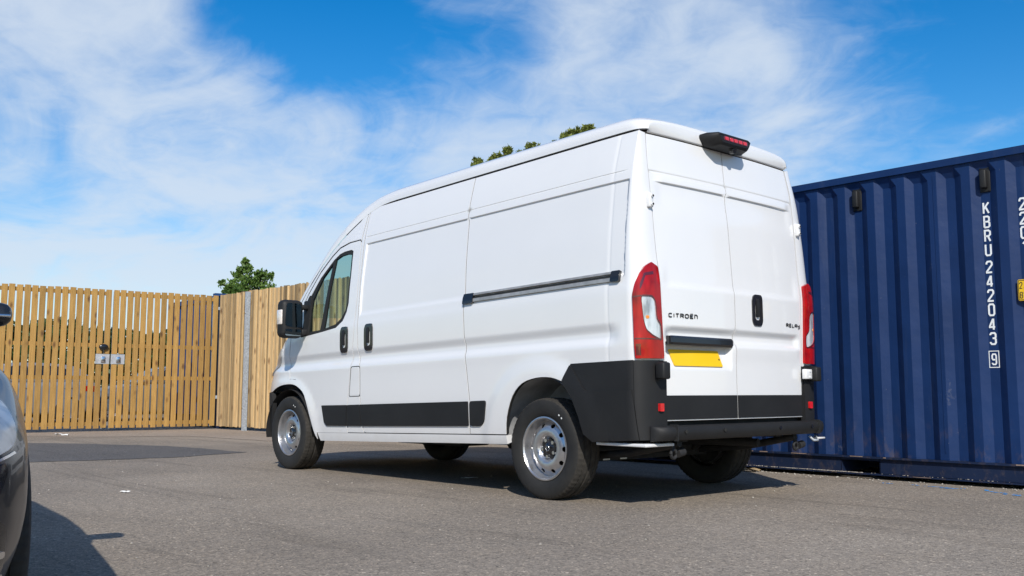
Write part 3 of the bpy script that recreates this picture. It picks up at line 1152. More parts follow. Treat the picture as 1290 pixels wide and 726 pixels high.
mb = MB()
panel(mb, DOOR, side, LEFT, seal=1, depth=.03, step=(.05, .035), holes=[WIN], vs_=RS, gap=.003, edge=.03)
front_door = mb.build('front_door', [WHITE, RUBBER], van)
mb = MB()
panel(mb, WIN, side, LEFT, (.05, .05), holes=[G1, G2], off=-.004, depth=.02, edge=.03)
# mirror foot in the front corner of the window
panel(mb, rounded([(3.075, 1.29), (3.205, 1.275), (3.135, 1.62), (3.09, 1.665), (3.06, 1.63)], .02), side, LEFT, (.05, .05), off=.006, depth=.03, edge=.03)
mb.build('window_frame', RUBBER, front_door)
for g in (G1, G2):
    mb = MB()
    panel(mb, inset(g, -.008), side, LEFT, (.1, .1), off=-.012, depth=0, edge=.04)
    mb.build('window_glass', GLASS, front_door)


def pull(name, surf, ref, u, v, w, h, parent):
    """oval recessed pull handle"""
    mb = MB()
    ov = rounded([(u - w / 2, v + h * .36), (u - w * .42, v + h / 2), (u + w * .32, v + h * .5), (u + w / 2, v + h * .34), (u + w / 2, v - h * .36), (u + w * .36, v - h / 2), (u - w * .36, v - h / 2), (u - w / 2, v - h * .36)], w * .25, 3)
    cup = rounded([(u - w * .26, v + h * .30), (u + w * .26, v + h * .30), (u + w * .26, v - h * .32), (u - w * .26, v - h * .32)], w * .25, 3)
    panel(mb, ov, surf, ref, (.03, .03), holes=[cup], off=.009, depth=.012, edge=.015)
    panel(mb, cup, surf, ref, (.03, .03), off=-.002, depth=0, edge=.015)
    o = mb.build(name, GLOSSBLACK, parent)
    mb = MB()
    grip = rounded([(u - w * .12, v + h * .40), (u + w * .16, v + h * .40), (u + w * .16, v - h * .22), (u - w * .12, v - h * .22)], w * .1, 2)
    panel(mb, grip, surf, ref, (.03, .03), off=lambda a, b: .018 - .010 * (abs(b - v) / (h * .4)) ** 2, depth=.014, edge=.012)
    mb.build('grip', PLASTIC, o)
    return o


pull('door_handle', side, LEFT, 2.436, 1.207, .118, .222, front_door)
pull('door_handle', side, LEFT, 2.056, 1.205, .122, .222, sliding)

# fuel flap beside the front door
mb = MB()
panel(mb, rounded([(2.345, .72), (2.315, .962), (2.19, .962), (2.19, .722)], .02, 3), side, LEFT, (.05, .05), off=.0015, gap=.004, depth=.006, edge=.02)
mb.build('fuel_flap', WHITE, van)
mb = MB()
panel(mb, rounded([(2.355, .712), (2.322, .971), (2.181, .971), (2.181, .713)], .02, 3), side, LEFT, (.05, .05), holes=[rounded([(2.348, .718), (2.317, .965), (2.187, .965), (2.187, .719)], .02, 3)], off=.0006, depth=0, edge=.02)
mb.build('flap_gap', RUBBER, van)


def strip(poly, parent, r=.008):
    mb = MB()
    panel(mb, rounded(poly, r, 2), side, LEFT, (.08, .04), off=.011, depth=.014, edge=.03)
    return mb.build('rubbing_strip', PLASTIC, parent)


strip([(2.797, .647), (2.384, .645), (2.392, .468), (2.715, .469), (2.757, .50)], front_door)
strip([(2.371, .645), (2.187, .646), (2.157, .467), (2.383, .468)], van)
strip([(2.176, .646), (.745, .648), (.742, .47), (2.146, .467)], sliding)
strip([(.722, .649), (.542, .651), (.560, .50), (.60, .47), (.720, .47)], van, .02)

# sliding door rail on the rear quarter
mb = MB()
railp = lambda z0, z1, x0=-.67, x1=.69: [(x0, z0), (x1, z0), (x1, z1), (x0, z1)]
panel(mb, railp(1.368, 1.432), side, LEFT, (.1, .02), off=.004, depth=.01, edge=.05)
panel(mb, railp(1.412, 1.430), side, LEFT, (.1, .02), off=.020, depth=.02, edge=.05)
panel(mb, railp(1.370, 1.392), side, LEFT, (.1, .02), off=.015, depth=.02, edge=.05)
rail = mb.build('door_rail', ALU, van)
mb = MB()
panel(mb, railp(1.396, 1.409), side, LEFT, (.1, .02), off=.0048, depth=0, edge=.05)
mb.build('rail_slot', DARK, rail)
mb = MB()
panel(mb, rounded([(.68, 1.362), (.795, 1.36), (.795, 1.436), (.68, 1.434)], .008, 2), side, LEFT, (.05, .03), off=.022, depth=.03, edge=.03)
mb.build('rail_end', GLOSSBLACK, rail)
mb = MB()
panel(mb, rounded([(-.742, 1.364), (-.672, 1.366), (-.672, 1.434), (-.742, 1.434)], .008, 2), side, LEFT, (.05, .03), off=.022, depth=.03, edge=.03)
mb.build('rail_end', GLOSSBLACK, rail)

# --- black corner cladding and rear bumper, left half
mb = MB()
clad = [(-.316, .873), (-.241, .757), (-.333, .65), (-.392, .526), (-.428, .42), (-.505, .372), (-.78, .382), (-.78, .873)]
panel(mb, clad, side, LEFT, (.05, .03), off=.007, depth=.03, edge=.02)
CW = [(0, .382), (0, .873), (.24, .873), (.24, .60), (.30, .46), (.34, .385)]
panel(mb, CW, corner, DIAG, (.06, .03), off=.007, depth=.02, edge=.03)
# the lower part stands proud of the upper, along a kinked ledge
panel(mb, [(-.30, .845), (-.312, .862), (-.325, .850), (-.440, .702), (-.462, .690), (-.779, .690), (-.779, .386), (-.505, .376), (-.432, .423), (-.397, .528), (-.338, .652), (-.247, .758)], side, LEFT, (.05, .03), off=.017, depth=.012, edge=.02)
panel(mb, [(0, .386), (0, .690), (.18, .690), (.235, .60), (.295, .46), (.33, .389)], corner, DIAG, (.06, .03), off=.017, depth=.012, edge=.03)
clad_o = mb.build('corner_cladding', PLASTIC, van)
mb = MB()
post = [(.25, .873), (.25, .60), (.31, .46), (.35, .385), (1.0, .385), (1.0, .86), (.96, .873)]
panel(mb, post, corner, DIAG, (.06, .03), off=.017, depth=.03, edge=.03, gap=.002)
panel(mb, [(.776, .385), (.80, .385), (.80, .862), (.776, .862)], rear, BACK, (.03, .05), off=.010, depth=.02, edge=.03)
post_o = mb.build('bumper_corner', PLASTIC, van)
mb = MB()
panel(mb, rounded([(.832, .558), (.868, .558), (.868, .606), (.832, .606)], .004, 2), lambda u, v: W((-.925, u, v)), BACK, (.03, .03), off=0, depth=.02, edge=.02)
mb.build('reflector', REDLED, post_o)

# tail light
mb = MB()
lampo = [(.30, .882), (.27, 1.12), (.26, 1.275), (.33, 1.345), (.45, 1.405), (.62, 1.452), (.80, 1.478), (.97, 1.455), (.99, .882)]
white = [(.49, 1.262), (.755, 1.262), (.84, 1.235), (.86, 1.12), (.955, 1.088), (.955, 1.0), (.74, 1.028), (.59, 1.06), (.53, 1.12)]
bulge = lambda u, v: .016 + .012 * math.sin(PI * min(1, max(0, (u - .25) / .75)))
panel(mb, rounded(lampo, .02, 2), corner, DIAG, (.08, .03), holes=[rounded(white, .03, 2)], off=bulge, depth=.03, edge=.02)
tail = mb.build('tail_light', RED, van)
mb = MB()
panel(mb, rounded(white, .03, 2), corner, DIAG, (.06, .03), off=lambda u, v: bulge(u, v) - .004, depth=0, edge=.02)
rv_ = mb.build('reversing_lens', CLEAR, tail)
mb = MB()
panel(mb, inset(rounded(white, .03, 2), -.010), corner, DIAG, (.08, .03), holes=[rounded(white, .03, 2)], off=lambda u, v: bulge(u, v) + .002, depth=.004, edge=.02)
panel(mb, [(.27, 1.255), (.50, 1.262), (.50, 1.270), (.27, 1.263)], corner, DIAG, (.08, .03), off=lambda u, v: bulge(u, v) + .0015, depth=.004, edge=.02)
panel(mb, [(.30, .998), (.955, .998), (.955, 1.006), (.30, 1.006)], corner, DIAG, (.08, .03), off=lambda u, v: bulge(u, v) + .0015, depth=.004, edge=.02)
panel(mb, [(.33, .90), (.45, .90), (.45, .97), (.33, .97)], corner, DIAG, (.08, .03), off=lambda u, v: bulge(u, v) + .001, depth=.002, edge=.02)
panel(mb, rounded([(.52, 1.33), (.60, 1.39), (.82, 1.40), (.82, 1.42), (.56, 1.405), (.46, 1.34), (.46, 1.30)], .01, 2), corner, DIAG, (.08, .03), off=lambda u, v: bulge(u, v) + .001, depth=.002, edge=.02)
mb.build('lens_divider', REDDARK, tail)
mb = MB()
panel(mb, [(.63 + .045 * math.cos(t), 1.135 + .011 * math.sin(t)) for t in [k * 2 * PI / 12 for k in range(12)]], corner, DIAG, (.08, .03), off=lambda u, v: bulge(u, v) - .002, depth=.002, edge=.01)
mb.build('bulb', BULB, tail)

# hinge brackets on the corner post
mb = MB()
for zc_, h in ((1.885, .095),):
    p = Vector(corner(.9, zc_))
    mb.rbox((p.x - .028, p.y - .030, p.z - h / 2), (p.x + .01, p.y + .012, p.z + h / 2), .008)
    mb.tube([(p.x - .038, p.y - .012, p.z + .025), (p.x - .02, p.y - .012, p.z + .025)], .011, 10)
    mb.tube([(p.x - .038, p.y - .012, p.z - .028), (p.x - .02, p.y - .012, p.z - .028)], .011, 10)
hinge_u = mb.build('door_hinge', WHITE, van)
p = Vector(corner(.9, 1.885))
for dz in (.025, -.028):
    mb = MB()
    mb.tube([(p.x - .041, p.y - .012, p.z + dz), (p.x - .036, p.y - .012, p.z + dz)], .007, 10)
    mb.build('hinge_bolt', DARK, hinge_u)

mb = MB()
pz = W((-.93, 0, .805))[2]
mb.rbox((-.985, .835, pz - .052), (-.915, .905, pz + .052), .012)
mb.box((-.96, .842, pz + .0525), (-.93, .88, pz + .058))
hinge_l = mb.build('hinge_cover', PLASTIC, van)
mb = MB()
mb.rbox((-.950, -.834, pz - .036), (-.916, -.748, pz + .036), .006)
for dz in (-.022, .022):
    mb.tube([(-.950, -.80, pz + dz), (-.956, -.80, pz + dz)], .008, 8)
hinge_a = mb.build('hinge_arm', WHITE, van)

# --- mirror the left half
for o in (body_left, front_door, clad_o, post_o, tail, hinge_u, hinge_l):
    mirror_part(o, van)
mb = MB()
panel(mb, [(2.28, .41), (2.28, 2.355), (.84, 2.355), (.74, .41)], side, LEFT, (.08, .04), vs_=RS, gap=.003, edge=.04)
tmp = mb.build('side_panel', WHITE, van)
mirror_part(tmp, van)
bpy.data.objects.remove(tmp)

# --- rear doors
SEAM = [(.3, .055), (1.9, .052), (2.345, .02)]
zs = [.494 + (2.345 - .494) * k / 36 for k in range(37)]


def rear_door(left):
    mb = MB()
    sg = 1 if left else -1
    ed = [(sg * lerp_tab(WD, z), z) for z in zs]
    sm = [(lerp_tab(SEAM, z), z) for z in zs]
    RV = [.81, .83, .95, .965, .98, .985, .988, .992, 1.0, 1.025, 1.045, 1.07, 1.1, 1.35, 2.0, 2.014, 2.017, 2.0205, 2.024, 2.027, 2.04, 2.08, 2.085, 2.09]
    us = [.098, .107, .116, .125, .752, .762, .772] if left else []
    panel(mb, ed + sm[::-1], rear_plate if left else rear, BACK, (.05, .03), seal=1, depth=.03, us=us, vs_=RV, gap=.004, edge=.03)
    d = mb.build('rear_door', [WHITE, RUBBER], van)
    # black lower third
    mb = MB()
    a = [(sg * lerp_tab(WD, z), z) for z in (.50, .66)]
    b = [(lerp_tab(SEAM, z), z) for z in (.50, .66)]
    panel(mb, a + b[::-1], rear, BACK, (.08, .05), off=.005, depth=.01, gap=.005, edge=.04)
    mb.build('lower_trim', PLASTIC, d)
    return d


door_l = rear_door(True)
door_r = rear_door(False)
pull('door_handle', rear, BACK, -.205, 1.238, .122, .215, door_r)

# number plate and its light bar
mb = MB()
panel(mb, rounded([(.700, .943), (.208, .943), (.202, .838), (.684, .838)], .006, 2), rear_plate, BACK, (.06, .03), off=.010, depth=.008, edge=.02)
plate = mb.build('number_plate', YELLOWPLATE, door_l)
mb = MB()
panel(mb, circle2(.222, .885, .006, 10), rear_plate, BACK, (.06, .03), off=.012, depth=.003, edge=.01)
mb.build('screw_cap', INK, plate)
mb = MB()
bar_prof = [(.02, 1.030), (-.016, 1.028), (-.028, 1.015), (-.030, .985), (-.020, .970), (.03, .970)]
ybar = [.760, .745, .60, .40, .20, .115, .100]
ring = []
for y in ybar:
    k = .75 if y in (.760, .100) else 1.0
    ring.append([W((-.905 + dx * k, y, 1.0 + (z - 1.0) * (k * .3 + .7))) for dx, z in bar_prof])
n = len(bar_prof)
vs2 = [q for r_ in ring for q in r_]
mb.add(vs2, [(i * n + k, i * n + (k + 1) % n, (i + 1) * n + (k + 1) % n, (i + 1) * n + k) for i in range(len(ybar) - 1) for k in range(n)] + [list(range(n)), list(range(len(vs2) - n, len(vs2)))], 0)
mb.build('plate_light_bar', GLOSSBLACK, door_l, fix_normals=True)


def rear_map(surf, lift):
    def f(u, v, k):
        p = Vector(surf(u, v))
        return p + Vector((-1, 0, 0)) * (lift + k)
    return f


mb = MB()
xcur = .742
for ch, wd_ in (('C', .036), ('I', .014), ('T', .034), ('r', .036), ('O', .040), ('E', .036), ('n', .034)):
    m = rear_map(rear, .004)
    letter(mb, ch, 0, 1.143, wd_, .030, .0075, lambda u, v, k, x0=xcur: m(x0 - u, v, k))
    xcur -= wd_ + .0085
mb.build('badge_lettering', INK, door_l)
mb = MB()
xcur = -.578
for ch, wd_ in (('r', .034), ('e', .032), ('L', .030), ('A', .034), ('y', .034)):
    m = rear_map(rear, .004)
    letter(mb, ch, 0, 1.140, wd_, .029, .0075, lambda u, v, k, x0=xcur: m(x0 - u, v, k))
    xcur -= wd_ + .0085
mb.build('badge_lettering', INK, door_r)

# --- roof, windscreen
FY = [(0, 1.0), (.08, .998), (.16, .978), (.26, .925), (.4, .80), (.6, .52), (1, 0)]
FZ = [(0, 0), (.08, .22), (.16, .47), (.26, .67), (.4, .83), (.6, .95), (1, 1)]
AS = [0, .05, .1, .15, .2, .26, .33, .4, .5, .6, .75, .9, 1.0]


def roof_pt(x, a):
    """a in [-1, 1]: left edge, centre, right edge"""
    s = 1 if a >= 0 else -1
    aa = 1 - abs(a)
    T = lerp_tab(T_TOP, x)
    H = lerp_tab(H_TOP, x)
    y = side_y(x, T) - .001
    q = 1.0
    if x < -.70:
        e = min(1, (-.70 - x) / .108)
        y = .800 + (y - .800) * math.sqrt(max(0, 1 - e * e))
    if x < -.60:
        e = min(1, (-.60 - x) / .208)
        q = 1 - .40 * e * e
    return W((x, s * y * lerp_tab(FY, aa), T + .008 + (H - T) * lerp_tab(FZ, aa) * q))


avals = [(1 - a) for a in AS]
avals = avals + [-a for a in avals[::-1][1:]]
xr_ = [-.808, -.803, -.79, -.77, -.75, -.725, -.70, -.65, -.60, -.5, -.3, 0, .4, .8, 1.2, 1.6, 1.9, 2.0, 2.1, 2.2, 2.3, 2.4, 2.5, 2.6]
mb = MB()


def roof_grid(xs, avs, extra=()):
    rows = [[roof_pt(x, a) for a in avs] for x in xs]
    rows = list(extra) + rows
    n = len(avs)
    mb.add([p for r_ in rows for p in r_], [(i * n + k, i * n + k + 1, (i + 1) * n + k + 1, (i + 1) * n + k) for i in range(len(rows) - 1) for k in range(n - 1)], 0, True)


# the roof turns down over the rear doors and ends in a drip lip
top = [Vector(roof_pt(-.808, a)) for a in avals]
low = [Vector(W((rear0(t.y, 2.350)[0] - .008, t.y, 2.350))) for t in top]
lip = [p + Vector((.03, 0, .003)) for p in low]
mid1 = [t.lerp(l, .25) + Vector((-.006, 0, 0)) for t, l in zip(top, low)]
mid2 = [t.lerp(l, .9) + Vector((-.004, 0, 0)) for t, l in zip(top, low)]
roof_grid(xr_, avals, [lip, low, mid2, mid1])
xw = [2.6, 2.7, 2.8, 2.95, 3.1, 3.25, 3.4, 3.55]
roof_grid(xw, [1 - a for a in AS[:6]])
roof_grid(xw, [-(1 - a) for a in AS[:6]][::-1])
for sg in (1, -1):
    e0 = [Vector(roof_pt(x, sg)) for x in xr_]
    e1 = [p + Vector((0, -sg * .03, -.001)) for p in e0]
    n = len(e0)
    mb.add(e0 + e1, [(k, k + 1, n + k + 1, n + k) for k in range(n - 1)], 0, False)
mb.build('roof', WHITE, van, fix_normals=False)
mb = MB()
roof_grid([2.605] + xw[1:], [a for a in avals if abs(a) <= .741])
mb.build('windscreen', GLASS, van)
# gutter seam: dark sealant under the roof edge
mb = MB()
for sg in (1, -1):
    g0 = [Vector(W((x, sg * (side_y(x, 2.36) - .012), 2.345))) for x in (2.28, 1.6, .8, 0, -.75)]
    g1 = [Vector(W((x, sg * (side_y(x, 2.36) - .012), 2.372))) for x in (2.28, 1.6, .8, 0, -.75)]
    mb.add(g0 + g1, [(k, k + 1, 5 + k + 1, 5 + k) for k in range(4)])
hs = [-.79, -.4, 0, .4, .79]
mb.add([W((rear0(y, 2.345)[0] + .012, y, 2.340)) for y in hs] + [W((rear0(y, 2.345)[0] + .012, y, 2.36)) for y in hs], [(k, k + 1, 6 + k, 5 + k) for k in range(4)])
mb.build('roof_seal', RUBBER, van)

# high brake light over the doors
mb = MB()
zb0, zb1 = W((-.85, 0, 2.335))[2], W((-.85, 0, 2.432))[2]
cy0 = .045
sec = [(-.80, .235, zb0 + .012, zb1 - .004), (-.86, .228, zb0 - .004, zb1), (-.93, .195, zb0 + .010, zb1 - .004), (-.945, .180, zb0 + .026, zb1 - .014)]
V, F = [], []
for x, hw, z0, z1 in sec:
    r_ = .022
    loop = rounded([(cy0 + hw * .82, z0), (cy0 + hw, z0 + .05), (cy0 + hw, z1 - .012), (cy0 + hw * .9, z1), (cy0 - hw * .9, z1), (cy0 - hw, z1 - .012), (cy0 - hw, z0 + .05), (cy0 - hw * .82, z0)], r_, 2)
    V.extend([(x, y, z) for y, z in loop])
    n = len(loop)
for i in range(len(sec) - 1):
    F += [(i * n + k, i * n + (k + 1) % n, (i + 1) * n + (k + 1) % n, (i + 1) * n + k) for k in range(n)]
F.append([len(V) - n + k for k in range(n)])
mb.add(V, F, 0, True)
brake = mb.build('high_brake_light', PLASTIC, van, fix_normals=True, sharp=35)
mb = MB()
bl = rounded([(cy0 + .135, zb0 + .040), (cy0 + .135, zb1 - .026), (cy0 - .145, zb1 - .026), (cy0 - .145, zb0 + .040)], .02, 4)
mb.prism(bl, lambda a, b: (-.9475, a, b), lambda a, b: (-.93, a, b))
led = mb.build('red_lens', REDDARK, brake, fix_normals=True)
mb = MB()
for k in range(5):
    c_ = cy0 + .10 - k * .052
    mb.prism(rounded([(c_ - .019, zb0 + .044), (c_ + .019, zb0 + .044), (c_ + .019, zb1 - .031), (c_ - .019, zb1 - .031)], .006, 2), lambda a, b: (-.9505, a, b), lambda a, b: (-.946, a, b))
mb.build('led_cell', REDLED, led, fix_normals=True)
mb = MB()
mb.tube([(-.90, cy0 - .02, zb0 + .004), (-.925, cy0 - .02, zb0 - .004)], [.03, .02], 12)
mb.build('camera_pod', GLOSSBLACK, brake)

# rear bumper bar with a step
mb = MB()
prof = [(-.90, .470), (-.960, .468), (-.985, .460), (-.998, .440), (-.995, .408), (-.975, .382), (-.90, .374)]
ys_ = [.938, .930, .912, .88, .84, .5, 0, -.5, -.84, -.90, -.94, -.965, -.98]
sx = [.10, .38, .66, .88, 1, 1, 1, 1, 1, .88, .66, .38, .10]
V = []
for y, k in zip(ys_, sx):
    V.extend([W((-.90 + (x + .90) * k, y, z)) for x, z in prof])
n = len(prof)
F = [(i * n + k, i * n + (k + 1) % n, (i + 1) * n + (k + 1) % n, (i + 1) * n + k) for i in range(len(ys_) - 1) for k in range(n)] + [list(range(n)), list(range(len(V) - n, len(V)))]
mb.add(V, F, 0, True)
bumper = mb.build('rear_bumper', PLASTIC, van, fix_normals=True, sharp=40)
for y in (.72, .32, -.32, -.72):
    mb = MB()
    mb.tube([W((-1.000, y, .432)), W((-1.0045, y, .432))], .012, 12)
    mb.build('parking_sensor', GLOSSBLACK, bumper)
for y in (.80, -.82):
    mb = MB()
    mb.box(W((-1.0045, y - .002, .376)), W((-.94, y + .002, .478)))
    mb.build('bumper_joint', INK, bumper)
for lo_, hi_ in (((-.91, .72, .384), (-.50, .993, .404)), ((-.97, -.95, .378), (-.90, -.86, .392))):
    mb = MB()
    mb.rbox(lo_, hi_, .006)
    mb.build('underbody_rail', WHITE, van)

# --- front end
mb = MB()
panel(mb, [(3.74, .785), (3.69, .70), (3.71, .55), (3.74, .36), (3.75, .30), (4.75, .30), (4.75, .79)], side, LEFT, (.06, .05), off=.010, depth=.04, edge=.04)
fb = mb.build('front_bumper', PLASTIC, van)
mirror_part(fb, van)
mb = MB()
panel(mb, rounded([(3.66, 1.03), (3.60, 1.12), (3.64, 1.20), (3.9, 1.165), (4.22, 1.06), (4.30, .96), (3.95, .95)], .02, 2), side, LEFT, (.05, .04), off=.010, depth=.03, edge=.03)
hl = mb.build('headlight', HEADLAMP, van)
mirror_part(hl, van)
mb = MB()
TOPW = [(3.405, 1.302), (3.6, 1.262), (3.9, 1.187), (4.2, 1.097), (4.5, 1.05), (4.75, 1.02)]
us_ = [3.405, 3.5, 3.6, 3.75, 3.9, 4.05, 4.2, 4.4, 4.6, 4.74]
ts = [-1, -.85, -.6, -.3, 0, .3, .6, .85, 1]
V = []
for u in us_:
    p = side0(u, lerp_tab(TOPW, u))
    for t in ts:
        V.append(W((p[0] + .0 * t, p[1] * t, p[2] + .085 * (1 - t * t) ** .8)))
n = len(ts)
mb.add(V, [(i * n + k, (i + 1) * n + k, (i + 1) * n + k + 1, i * n + k + 1) for i in range(len(us_) - 1) for k in range(n - 1)], 0, True)
mb.build('bonnet', WHITE, van)
mb = MB()
panel(mb, rounded([(-.42, .50), (.42, .50), (.50, .74), (-.50, .74)], .04, 2), lambda u, v: W((lerp_tab(NOSE, v) - .25 * (abs(u) / .8) ** 2, u, v)), (1, 0, 0), (.08, .05), off=.018, depth=.02, edge=.04)
mb.build('grille', GLOSSBLACK, van)

# --- door mirrors
mb = MB()
mb.rbox((3.085, 1.05, 1.205), (3.215, 1.275, 1.555), .05, seg=3)
mirror = mb.build('door_mirror', PLASTIC, van, sharp=50)
mb = MB()
mb.prism(rounded([(1.075, 1.30), (1.245, 1.31), (1.235, 1.525), (1.09, 1.52)], .03, 3), lambda a, b: (3.083, a, b), lambda a, b: (3.10, a, b))
mb.build('mirror_glass', MIRRORGLASS, mirror, fix_normals=True)
mb = MB()
mb.prism(rounded([(1.08, 1.225), (1.245, 1.225), (1.245, 1.285), (1.08, 1.285)], .02, 3), lambda a, b: (3.083, a, b), lambda a, b: (3.10, a, b))
mb.build('mirror_glass', MIRRORGLASS, mirror, fix_normals=True)
mb = MB()
mb.rbox((3.10, 1.262, 1.325), (3.185, 1.281, 1.46), .008)
mb.build('indicator', AMBER, mirror)
mb = MB()
mb.rbox((3.10, .97, 1.47), (3.16, 1.07, 1.515), .012)
mb.rbox((3.09, .97, 1.235), (3.16, 1.07, 1.29), .012)
mb.rbox((3.075, .965, 1.20), (3.20, 1.000, 1.56), .014)
mb.build('mirror_arm', PLASTIC, mirror)
mirror_part(mirror, van)

# --- cab interior
mb = MB()
mb.box(W((1.96, -.93, .45)), W((1.99, .93, 1.95)))
mb.box(W((1.96, -.80, 1.951)), W((1.99, .80, 2.34)))
mb.build('bulkhead', BULK, van)
mb = MB()
mb.rbox((3.05, -.90, .95), (3.45, .90, 1.28), .06)
mb.box((2.0, -.93, .44), (3.4, .93, .52))
mb.build('dashboard', CABIN, van)
for y in (.50, -.50):
    mb = MB()
    mb.rbox((2.22, y - .25, .78), (2.72, y + .25, .95), .05)
    mb.rbox((2.12, y - .24, .95), (2.30, y + .24, 1.58), .06)
    seat = mb.build('seat', SEATCLOTH, van)
    mb = MB()
    mb.rbox((2.20, y - .13, 1.62), (2.31, y + .13, 1.86), .045)
    mb.tube([(2.25, y - .05, 1.56), (2.25, y - .05, 1.66)], .008)
    mb.tube([(2.25, y + .05, 1.56), (2.25, y + .05, 1.66)], .008)
    mb.build('headrest', SEATCLOTH, seat)
mb = MB()
ringp = [(Vector((2.92, -.48, 1.18)) + Vector((math.sin(t) * .10, math.cos(t) * .19, math.sin(t) * .155))) for t in [k * 2 * PI / 24 for k in range(25)]]
mb.tube(ringp, .014, 8, cap=False)
mb.tube([(2.92, -.48, 1.18), (3.08, -.48, 1.05)], .03)
mb.build('steering_wheel', CABIN, van)

# --- underbody
mb = MB()
mb.box((-.84, -.80, .50), (3.60, .80, .53))
mb.box((-.955, -.86, .445), (-.842, .86, .50))  # added plate, blocks sunlight leaking between floor and bumper bar
mb.box((-.84, .50, .40), (3.2, .58, .50))
mb.box((-.84, -.58, .40), (3.2, -.50, .50))
mb.box((.9, -.95, .34), (2.9, -.90, .50))
mb.box((.5, .86, .35), (2.8, .90, .50))
mb.build('floor_pan', DARK, van)
mb = MB()
mb.rbox((1.5, .12, .27), (2.45, .50, .46), .04)
mb.build('fuel_tank', DARK, van)
mb = MB()
mb.tube([(0, -.80, .30), (0, .80, .30)], .055, 14)
mb.box((-.06, -.74, .235), (.06, .74, .27))
for y in (.66, -.66):
    mb.tube([(-.90, y, .40), (-.5, y, .32), (0, y, .27), (.45, y, .30), (.8, y, .40)], .026, 8)
    mb.tube([(-.05, y * .9, .28), (-.25, y * .9, .52)], .03, 10)
axle = mb.build('rear_axle', DARK, van)
for y in (.42, .24):
    mb = MB()
    mb.box((-.0635, y - .035, .240), (-.061, y + .035, .264))
    mb.build('axle_label', CHALK, axle)
mb = MB()
mb.tube([(3.0, .2, .33), (1.2, .15, .33), (.6, -.2, .34), (-.3, -.35, .36), (-.75, -.42, .36)], .03, 10)
mb.tube([(1.3, .1, .33), (.8, -.05, .33)], .085, 12)
mb.build('exhaust', DARK, van)
for y in (.72, -.66):
    mb = MB()
    c0 = Vector((-.90, y, .335))
    mb.tube([c0 + Vector((0, math.cos(t) * .026, math.sin(t) * .026)) for t in [k * 2 * PI / 14 for k in range(15)]], .011, 7, cap=False)
    mb.tube([c0 + Vector((0, 0, .03)), c0 + Vector((.05, 0, .10))], .014)
    mb.tube([c0 + Vector((.01, -.05, 0)), c0 + Vector((.01, -.11, .01))], .026, 10)
    mb.build('spring_shackle', DARK, van)
mb = MB()
mb.tube([(-.93, -.80, .40), (-.96, -.80, .372), (-.96, -.86, .370), (-.93, -.88, .40)], .009, 8)
mb.build('towing_eye', GALV, van)
# wheel-arch liners
for cx, mt in ((0.0, LINER), (3.45, DARK)):
    for sg in (1, -1):
        mb = MB()
        arc = [(cx + .455 * math.cos(t), .345 + .46 * math.sin(t)) for t in [.02 + k * (PI - .27) / 20 for k in range(21)]]
        a = [Vector(W((x, sg * (side_y(x, max(.3, z)) - .012), z))) for x, z in arc]
        b = [Vector(W((x, sg * .60, z))) for x, z in arc]
        n = len(arc)
        mb.add(a + b, [(k, k + 1, n + k + 1, n + k) for k in range(n - 1)], 0, True)
        mb.add(b, [list(range(n))])
        mb.build('arch_liner', mt, van)

# --- wheels


